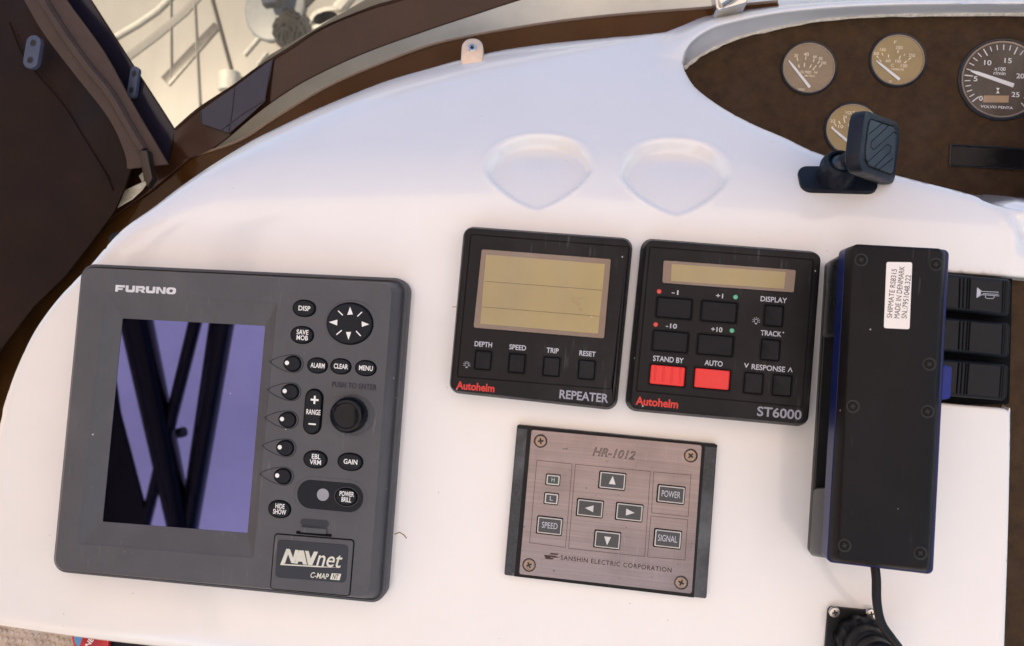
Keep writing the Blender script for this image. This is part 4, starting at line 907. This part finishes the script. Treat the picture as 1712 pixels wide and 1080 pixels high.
MB().solid([(p.x, p.y) for p in bk][::-1], -154, -150, 1).build('dark_backing', DARK, ws)  # added dark sheet, keeps the sunlit hull from showing through the smoked strip
pts_ = [(300, 330), (420, 300), (640, 190), (900, 110), (1300, 50), (1320, -40), (900, -60), (640, -20), (450, 90), (330, 200)]
rf_ = MB(); R_ = [at(x, y, -168) for x, y in pts_]; rf_.solid([(p.x, p.y) for p in R_], -190, -168, 3)
rfo = rf_.build('coachroof', ROOF); tag(rfo, 'pale grey coachroof strip seen over the top of the brown windscreen', 'coachroof')
win = thing('clear_window', 'clear vinyl window in a dark border, pale boat seen through it', 'window', Frame((0, 0, 0)))
ob = [(60, -70), (111, 0), (170, 81), (213, 158), (247, 217), (279, 273)]; ib = [(105, -70), (152, 0), (195, 66), (235, 128), (270, 182), (291.7, 216)]
WZ = -112
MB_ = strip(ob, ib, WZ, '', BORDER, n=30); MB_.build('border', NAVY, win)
ob2 = [(279, 273), (325, 262), (367, 240), (428.7, 188), (482, 150.5), (536, 121), (620, 83), (719, 47.7), (798, 22), (858, 2), (960, -30)]; ib2 = [(291.7, 216), (300, 208), (334.7, 178.7), (391, 142), (428.7, 114), (482.4, 80.6), (536, 47), (620, 12), (660, 0), (720, -20), (780, -40)]
strip(sm(ob2), sm(ib2), WZ, '', BORDER, n=60, dw=-5).build('border', BORDER, win)
PT = lambda z, *q: [(p.x, p.y) for p in [at(160 + a / 3.7217, b / 3.7217, WZ + z) for a, b in q]]
tp = MB().flat(PT(1.1, (652, 692), (860, 545), (1000, 440), (1108, 362), (1085, 480), (1052, 632), (940, 735), (832, 828), (665, 772)), WZ + 1.2).build('sky_reflection_patch', NAVYP, win)  # painted reflection of the sky on the glossy border
fb = MB()
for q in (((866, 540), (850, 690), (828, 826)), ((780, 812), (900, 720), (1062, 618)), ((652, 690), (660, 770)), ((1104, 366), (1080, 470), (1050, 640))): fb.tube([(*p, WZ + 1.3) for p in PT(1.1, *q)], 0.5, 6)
fb.build('reflection_lines', NAVY, tp)  # frame lines of the same painted reflection
hem = [at(x, y, WZ + 1.6) for x, y in ib[1:] + sm(ib2)[2:]]
MB().tube(hem, .55, 5).build('hem', STITCH, win)
pane = [(100, -80), (152, 0), (195, 66), (235, 128), (270, 182), (291.7, 218), (334.7, 181), (391, 144), (428.7, 116), (482.4, 83), (536, 50), (620, 15), (660, 3), (720, -17), (790, -80)]
pp = [at(x, y, WZ - 1) for x, y in pane]
n_ = len(pp); cpt = at(380, 20, WZ - 3); mbp = MB()
V_ = [cpt] + [cpt.lerp(p, k) + Vector((0, 0, 1.2 * noise.noise(p * .02 + Vector((k, 0, 0))) if k < 1 else 0)) for k in (.35, .7, 1) for p in pp]
Fs = [(0, 1 + i, 1 + (i + 1) % n_) for i in range(n_)] + [(1 + k * n_ + i, 1 + k * n_ + (i + 1) % n_, 1 + (k + 1) * n_ + (i + 1) % n_, 1 + (k + 1) * n_ + i) for k in (0, 1) for i in range(n_)]
mbp.add(V_, Fs); mbp.build('pane', VINYL, win)
cu = thing('side_curtain', 'dark brown canvas curtain with a seam, hanging at the far left', 'curtain', Frame((0, 0, 0)))
cpoly = [(-90, -90), (10, -60), (62, 0), (93, 50), (149, 120), (205, 192), (226, 250), (224, 280), (207, 320), (187, 353), (148, 398), (104, 460), (59, 513), (0, 603), (-90, 740)]
cw = lambda u, v: -102 + 6 * math.sin((u * .8 + v * .35) * .045) + 2.5 * math.sin((u * .5 - v * .2) * .11 + 1) + 4 * noise.noise(Vector((u, v, 0)) * .02) - 0.00
CP = [at(x, y, -100) for x, y in cpoly]; cp2 = [(p.x, p.y) for p in CP]; gp = []
for a in np.arange(min(p[0] for p in cp2), max(p[0] for p in cp2), 7):
    for b in np.arange(min(p[1] for p in cp2), max(p[1] for p in cp2), 7): gp.append((a + random.uniform(-.5, .5), b))
gp = np.array(gp); k_ = np_pip(gp[:, 0], gp[:, 1], cp2) & (np_dist(gp[:, 0], gp[:, 1], cp2)[0] > 2)
al = cp2 + [tuple(p) for p in gp[k_]]
rv, _, rf, ov, _, _ = delaunay_2d_cdt([Vector(p) for p in al], [(i, (i + 1) % len(cp2)) for i in range(len(cp2))], [], 1, 1e-4)
mb = MB().add([(p.x, p.y, cw(p.x, p.y)) for p in rv], rf); b_ = len(mb.v); mb.add([(p.x, p.y, cw(p.x, p.y) - 2) for p in rv], [f[::-1] for f in rf])
mb.loft([[(x, y, cw(x, y)) for x, y in cp2], [(x, y, cw(x, y) - 2) for x, y in cp2]], False, False)
mb.build('canvas', CANVAS, cu, angle=60)
Qz = px1(0, 0, 2.347)
seam = [at(*p, -98) for p in sm([Qz(0, 70), Qz(60, 200), Qz(120, 280), Qz(260, 460), Qz(400, 660), Qz(440, 745)], 10)]
seam = [Vector((p.x, p.y, cw(p.x, p.y) + .5)) for p in seam]
MB().tube(seam, .9, 6).build('seam_welt', CANVAS, cu)
sb = MB()
for off in (2.2, 4.0):
    S2 = resample(seam, 80)
    for i in range(0, 78, 2):
        d = (S2[i + 1] - S2[i]).normalized(); nn = Vector((-d.y, d.x, 0)) * off
        sb.tube([S2[i] + nn + Vector((0, 0, .1)), S2[i + 1] + nn + Vector((0, 0, .1))], .3, 4)
so_ = sb.build('stitching', STITCH, cu); so_['kind'] = 'stuff'
ffp = [at(x, y, -117) for x, y in ((165, 380), (150, 330), (190, 255), (300, 240), (320, 262), (250, 320))]
MB().solid([(p.x, p.y) for p in ffp][::-1], -119, -117, .5).build('foot_flap', BORDER, cu)
zi = thing('zip_fastener', 'grey brown zip tape with teeth between curtain and clear window', 'zip', Frame((0, 0, 0)))
tl_ = [(10, -50), (40.5, 0), (72.4, 55.4), (127.8, 127.8), (183, 200), (208.8, 255.6), (213, 282)]; tr_ = [(78, -50), (111, 0), (170, 81), (213, 158), (247, 217), (280, 274)]
strip(sm(tl_), sm(tr_), -92, '', TAPE, n=50).build('tape', TAPE, zi)
tm = resample([at(x, y, -89) for x, y in sm([Qz(125, -60), Qz(165, 0), Qz(240, 120), Qz(340, 260), Qz(430, 370), Qz(500, 490), Qz(560, 590)], 8)], 105)
tb = MB()
for i in range(1, 104):
    d = (tm[i + 1] - tm[i - 1]).normalized(); nn = Vector((-d.y, d.x, 0)) * (1 if i % 2 else -1)
    a = tm[i] - nn * .6; b = tm[i] + nn * 3.2
    tb.tube([a, b], [.75, .95], 6)
o = tb.build('zip_teeth', TEETH, zi); o['kind'] = 'stuff'
MB().tube([p + Vector((0, 0, -1)) for p in tm], 3.9, 6).build('coil_bed', TAPE, zi)
o = MB().solid([(p.x, p.y) for p in [at(*Qz(*q), -86) for q in ((548, 590), (580, 590), (588, 640), (600, 700), (580, 735), (565, 700))]][::-1], -92, -85, 1).build('zip_slider', mat('slider', lin(60, 52, 46), .35, metal=.6), zi)
# crumpled clear corner below the zip
mb = MB()
tri = [((440, 828), (468, 765), (500, 742)), ((468, 765), (535, 735), (520, 752)), ((500, 742), (590, 700), (560, 745)), ((440, 828), (500, 742), (560, 745)), ((440, 828), (560, 745), (520, 782)), ((545, 690), (585, 650), (560, 720))]
for k, tt_ in enumerate(tri): mb.add([at(*Qz(*q), -113 + 3 * random.random()) for q in tt_], [(0, 1, 2)])
o = mb.build('crumpled_film', mat('pale_film', (0.62, 0.56, 0.42), .15, var=.3, scale=90), recalc=False); tag(o, 'small crumpled piece of pale clear film below the zip end', 'film')
for (cx_, cy_, a_, hw, hh, lab) in ((55.4, 87.5, -4, 14, 30, 'grey two hole strap plate on the dark curtain'), (223.5, 138, -3, 8, 29, 'slim grey two hole strap plate at the window border')):
    pf = Frame(at(cx_, cy_, -91 if hw > 10 else -108), theta=math.radians(a_)); s = (DIST + 100) / F
    p_ = thing('strap_plate', lab, 'fastener', pf, 'strap plates on the curtain')
    MB().solid(rrect(0, 0, 2 * hw * s, 2 * hh * s, hw * s * .98, 8), -2.5, 1.5, .5).build('plate', PLATE, p_)
    for k in (-1, 1):
        MB().flat(ell(0, k * hh * s * .52, min(6, hw * .62) * s, 6.5 * s, 20), 1.55).build('hole', HOLE, p_)
        MB().tube(R3(ell(0, k * hh * s * .52, min(6, hw * .62) * s, 6.5 * s, 20), 1.5), .35, 5, closed=True).build('eyelet', PLATE, p_)
c = at(191, 398, -60)
o = MB().lathe([(7, -30), (7, -3), (6, 0), (3, 1)], (0, 0), 24).build('rubber_stop', BLK2, None, Frame(at(194, 402, -70))); tag(o, 'round black rubber stop peeping out behind the left dash rim', 'rubber stop')
# clip with a socket screw at the far edge
e = on(790, 96, -4)
kf2 = Frame(at(790, 82, e.z + 3), Matrix.Rotation(math.radians(-8), 3, 'X') @ Matrix.Rotation(math.radians(3), 3, 'Z'))
kc = thing('screen_clip', 'small rounded pale metal clip with one screw on the far dash edge', 'clip', kf2)
s = (DIST - kf2.o.z) / F
MB().solid(rrect(0, -4.0, 37 * s, 54 * s, 17 * s, 9), -5, 1.5, .6).build('plate', mat('satin_clip', (0.80, 0.60, 0.43), .4, metal=.6), kc)
sk = MB().lathe([(7.5 * s, 1.4), (7.5 * s, 2.6), (6.5 * s, 3.0), (4 * s, 3.0), (3.6 * s, 2.2)], (0, 0), 24).build('socket_screw', STEEL, kc)
MB().flat(ell(0, 0, 3.4 * s, 3.4 * s, 6), 2.3).build('hex_recess', HOLE, sk)
# chrome rail foot at the top edge
rfm = Frame(at(1222, 2, -95))
rl = thing('chrome_fitting', 'bright chrome fitting cut off by the top edge, beside the white hood', 'fitting', rfm)
MB().solid(rquad(shape_px(rfm, [(1192, -30), (1258, -40), (1250, 4), (1198, 19)], 0), 3, 6), -14, 0, 2).build('foot', STEEL, rl)
MB().tube([(*rfm.P(1205, 2, 6), 3), (*rfm.P(1222, -8, 6), 5), (*rfm.P(1260, -45, 10), 12)], 4.5, 16).build('tube', STEEL, rl)

# ------------------------------------------------------------------ things below the dash at the lower left
shf = MB().box(-520, -150, -330, -150, -110, -100).build('locker_shelf', mat('shelf', lin(120, 105, 92), .7)); tag(shf, None, None, None, 'structure')
bf = Frame(at(60, 1085, -62)); bw = thing('bubble_wrap', 'crumpled clear bubble wrap under the lower left dash edge', 'bubble wrap', bf)
V_ = []; Fs = []; NX, NY = 40, 16
x_0, x_1, y_0, y_1 = -55, 62, -30, 26
for j in range(NY):
    for i in range(NX):
        x = x_0 + (x_1 - x_0) * i / (NX - 1); y = y_0 + (y_1 - y_0) * j / (NY - 1); V_.append((x, y, 5 * noise.noise(Vector((x * .03, y * .05, 2))) + 2 * noise.noise(Vector((x * .12, y * .12, 5)))))
for j in range(NY - 1):
    for i in range(NX - 1): a = j * NX + i; Fs.append((a, a + 1, a + NX + 1, a + NX))
MB().add(V_, Fs).build('film', WRAP, bw, recalc=False, angle=80)
bb = MB(); j = 0; y = y_0 + 3
while y < y_1 - 2:
    x = x_0 + 3 + (2.6 if j % 2 else 0)
    while x < x_1 - 2:
        z = 5 * noise.noise(Vector((x * .03, y * .05, 2))) + 2 * noise.noise(Vector((x * .12, y * .12, 5))); rr = random.uniform(1.7, 2.3); q = random.uniform(.3, 1)
        bb.loft([[(x + rr * f * math.cos(t), y + rr * f * math.sin(t), z + hh * q) for t in [k * math.pi / 4 for k in range(8)]] for f, hh in ((1, 0), (.92, .9), (.6, 1.5))]); x += 5.2
    y += 4.5; j += 1
o = bb.build('bubbles', WRAP, bw, recalc=False, angle=80); o['kind'] = 'stuff'
kf3 = Frame(at(150, 1082, -50), theta=math.radians(0))
pk_ = thing('packet', 'red and blue printed packet with white letters beside the bubble wrap', 'packet', kf3)
Qp = px1(0, 960, 4.28); pq_ = lambda *p: [kf3.P(*Qp(*q), 0) for q in p]
MB().solid(rquad(pq_((500, 395), (775, 420), (770, 700), (560, 690)), 1.5), -3, 0, .6).build('pouch', PKR, pk_)
MB().solid(rquad(pq_((518, 400), (600, 410), (570, 520), (540, 500)), .5), -.1, .2, .1).build('blue_panel', PKB, pk_)
MB().solid(rquad(pq_((590, 470), (665, 400), (720, 480), (650, 560)), .5), -.1, .25, .1).build('red_panel', mat('deep_red', lin(170, 22, 36), .25), pk_)
text(kf3, 'NE', *Qp(640, 487), 17, 9, .28, WHITE, pk_, bold=.02, turn=math.radians(62))
o = MB().solid(rrect(0, 0, 40, 26, 5), -6, 4, 3).build('dark_pouch', BLK2, None, Frame(at(228, 1092, -58), theta=math.radians(-8))); tag(o, 'dark crumpled pouch right of the red packet under the dash', 'pouch')

# ------------------------------------------------------------------ moored boat seen through the window
BWZ = -2300; hb = Frame(at(400, 90, BWZ))
boat = thing('moored_boat', 'pale cream motor boat moored beyond the clear window', 'boat', hb)
B = lambda z, *p: shape_px(hb, p, z)
MB().solid(B(0, (-300, -400), (1100, -400), (1100, 300), (-300, 420))[::-1], -900, 0, 60).build('hull', HULL, boat)
hbm = MB(); hbm.tube([(*hb.P(a_, b_, 0), -10) for a_, b_ in ((150, 130), (215, 95), (262, 60), (310, 20), (345, -20))], 22, 8); hbm.build('hull_knuckle', HULL, boat)
MB().solid(B(30, (263, 125), (352, 32), (363, 42), (277, 140))[::-1], 0, 6, 3).build('window_strip', HULLD, boat)
tb = MB(); tb.tube([(*hb.P(185, 66, 8), 8), (*hb.P(230, 40, 8), 8), (*hb.P(262, 18, 8), 8), (*hb.P(300, -20, 8), 8)], 11, 10); tb.build('gunwale_rail', FEND, boat)
for nm, a, b, r in (('stay', (352, -10), (386, 115), 6), ('seam', (324, -10), (334, 180), 4), ('seam', (285, -10), (286, 130), 3), ('rail', (408, 92), (437, 58), 8), ('rail', (430, 108), (446, 88), 6), ('rail', (472, -5), (484, 28), 5), ('rail', (496, 2), (478, 36), 5), ('stanchion', (540, 45), (585, -8), 24)):
    m_ = {'stay': HULLD, 'seam': HULL, 'rail': FEND, 'stanchion': FEND}[nm]
    MB().tube([(*hb.P(*a, 6), 6), (*hb.P(*b, 6), 6)], r, 8).build(nm, m_, boat)
MB().tube([(*hb.P(384, 122, 40), 40), (*hb.P(384, 152, 40), 40)], 40, 16).build('fender_cap', FEND, boat)
MB().solid(rquad(B(20, (400, -40), (520, -40), (500, 48), (418, 95)), 120, 6), 0, 20, 10).build('locker_lid', mat('grey_lid', lin(150, 154, 158), .4), boat)
def wbox(name, m, x0, x1, y0, y1, z0, z1):
    mb = MB(); inv = (PANEL.inverted())
    V = [hb.L((inv @ Vector((x, y, z))) * 1000) for z in (z0, z1) for y in (y0, y1) for x in (x0, x1)]
    mb.add(V, [(0, 2, 3, 1), (4, 5, 7, 6), (0, 1, 5, 4), (2, 6, 7, 3), (0, 4, 6, 2), (1, 3, 7, 5)]); mb.build(name, m, boat, angle=20)
wbox('reflector_cabin', HULL, -3.2, 2.4, 4.6, 7.5, -1.5, 1.0); wbox('reflector_window', HULLD, -2.6, 1.8, 4.57, 4.61, 0.05, 0.55); wbox('reflector_flybridge', HULL, -2.4, 1.4, 5.0, 7.0, 1.3, 1.75); wbox('reflector_screen', HULLD, -2.2, 1.2, 4.97, 5.2, 1.75, 2.0)  # unseen upper works, added to throw white streaks on the dash rim
MB().solid(rquad(B(40, (508, 20), (640, -30), (600, 20), (520, 62)), 150, 6), 0, 40, 25).build('bow', FEND, boat)
MB().solid(B(12, (440, 8), (515, -40), (560, -40), (500, 22), (472, 34))[::-1], 0, 12, 4).build('hull_gap_shade', ROPE, boat)  # dark sheet painted in as the shadow between two hulls
gb = MB()
for i in range(26):
    a = random.uniform(0, 6.28); c = hb.P(484 + random.gauss(0, 9), 50 + random.gauss(0, 7), 30); r_ = random.uniform(18, 40)
    gb.tube([(c[0] + r_ * math.cos(a + k * .9), c[1] + r_ * math.sin(a + k * .9), 30 + 14 * math.sin(k + a)) for k in range(6)], 8, 6)
gb.build('rope_heap', ROPE, boat)
MB().solid(B(60, (430, -30), (480, -30), (470, 12), (445, 15))[::-1], 60, 100, 10).build('blue_cover', mat('blue_cover', lin(58, 68, 86), .7), boat)

SIDE = None
# ------------------------------------------------------------------ canopy overhead (it shades the helm and shows in the screen), deck and sea
def wlink(name, V, Fs, m, parent=None):
    me = bpy.data.meshes.new(name); me.from_pydata(V, [], Fs); me.materials.append(m); me.polygons.foreach_set('use_smooth', [True] * len(me.polygons))
    o = bpy.data.objects.new(name, me); COL.objects.link(o)
    if parent: o.parent = parent
    return o
CZ = 1.0
can = bpy.data.objects.new('bimini_canopy', None); COL.objects.link(can); tag(can, 'cream bimini canopy on dark tubes overhead, seen only as a reflection in the screen', 'canopy')
V_ = []; Fs = []
for j in range(25):
    for i in range(25):
        x = -1.7 + 3.4 * i / 24; y = -2.1 + 2.22 * j / 24; V_.append((x, y, CZ + 0.10 * (1 - (x / 1.7) ** 2) - 0.05 * abs(math.sin(y * 2.2))))
for j in range(24):
    for i in range(24): a = j * 25 + i; Fs.append((a, a + 1, a + 26, a + 25))
wlink('cloth', V_, Fs, CANOPY, can)
def cloth_mat(name, dif, trl, k):
    m = mat(name, dif, 0.9, var=0.05, scale=3); n = m.node_tree
    t = n.nodes.new('ShaderNodeBsdfTranslucent'); t.inputs[0].default_value = (*trl, 1); x = n.nodes.new('ShaderNodeMixShader'); x.inputs[0].default_value = k
    n.links.new(n.nodes['Principled BSDF'].outputs[0], x.inputs[1]); n.links.new(t.outputs[0], x.inputs[2]); n.links.new(x.outputs[0], n.nodes['Material Output'].inputs[0]); return m
V_ = []; Fs = []
for j in range(13):
    for i in range(25):
        V_.append((-1.22 + 0.03 * math.sin(i * .9) - 0.10 * (1 - j / 12), -2.0 + 2.15 * i / 24, -0.5 + (CZ + 0.54) * j / 12))
for j in range(12):
    for i in range(24): a = j * 25 + i; Fs.append((a, a + 1, a + 26, a + 25))
wlink('warm_fill_panel', V_, Fs, cloth_mat('warm_fill_cloth', (0.75, 0.56, 0.40), (0.90, 0.62, 0.40), 0.65), can)  # added unseen sheet, glows in the sun to warm the left dash
def mirror(x, y, z=CZ - 0.12):
    """where the eye looks after the screen glass: the overhead point whose reflection shows there"""
    p = at(x, y, SZ); d = ray(x, y).normalized(); d.z = -d.z
    P = PANEL @ (p * MM); Dv = PANEL.to_3x3() @ d
    t_ = (z - P.z) / Dv.z
    return P + Dv * t_
def bar(a, b, r, ext=0.7):
    A_, B_ = mirror(*a), mirror(*b); d = B_ - A_; A_ = A_ - d * ext; B_ = B_ + d * ext
    mb = MB().tube([A_ * 1000, B_ * 1000], r * 1000, 14)
    me = bpy.data.meshes.new('tube'); me.from_pydata([tuple(c * MM for c in v) for v in mb.v], [], mb.f); me.materials.append(TUBE); me.polygons.foreach_set('use_smooth', [True] * len(me.polygons)); me.set_sharp_from_angle(angle=.8)
    o = bpy.data.objects.new('tube', me); COL.objects.link(o); o.parent = can
bar((228, 536), (302, 880), 0.033); bar((326, 540), (262, 800), 0.014); bar((374, 543), (320, 869), 0.021); bar((353, 543), (309, 840), 0.005); bar((299, 724), (307, 722), 0.012, 0.1)
a = [mirror(*q) for q in ((140, 560), (190, 600), (203, 690), (256, 890), (140, 900))]
wlink('valance', [tuple(p) for p in a] + [tuple(p + Vector((0, 0, -.01))) for p in a], [(0, 1, 2, 3, 4), (9, 8, 7, 6, 5)], TUBE, can)
def slab(name, x0, x1, y0, y1, z, m):
    o = wlink(name, [(x0, y0, z), (x1, y0, z), (x1, y1, z), (x0, y1, z)], [(0, 1, 2, 3)], m); o['kind'] = 'structure'; return o
slab('deck_floor', -1.8, 1.8, -3.2, 0.1, -1.0, TEAK)
slab('sea', -900, 900, -900, 900, -2.6, SEA)
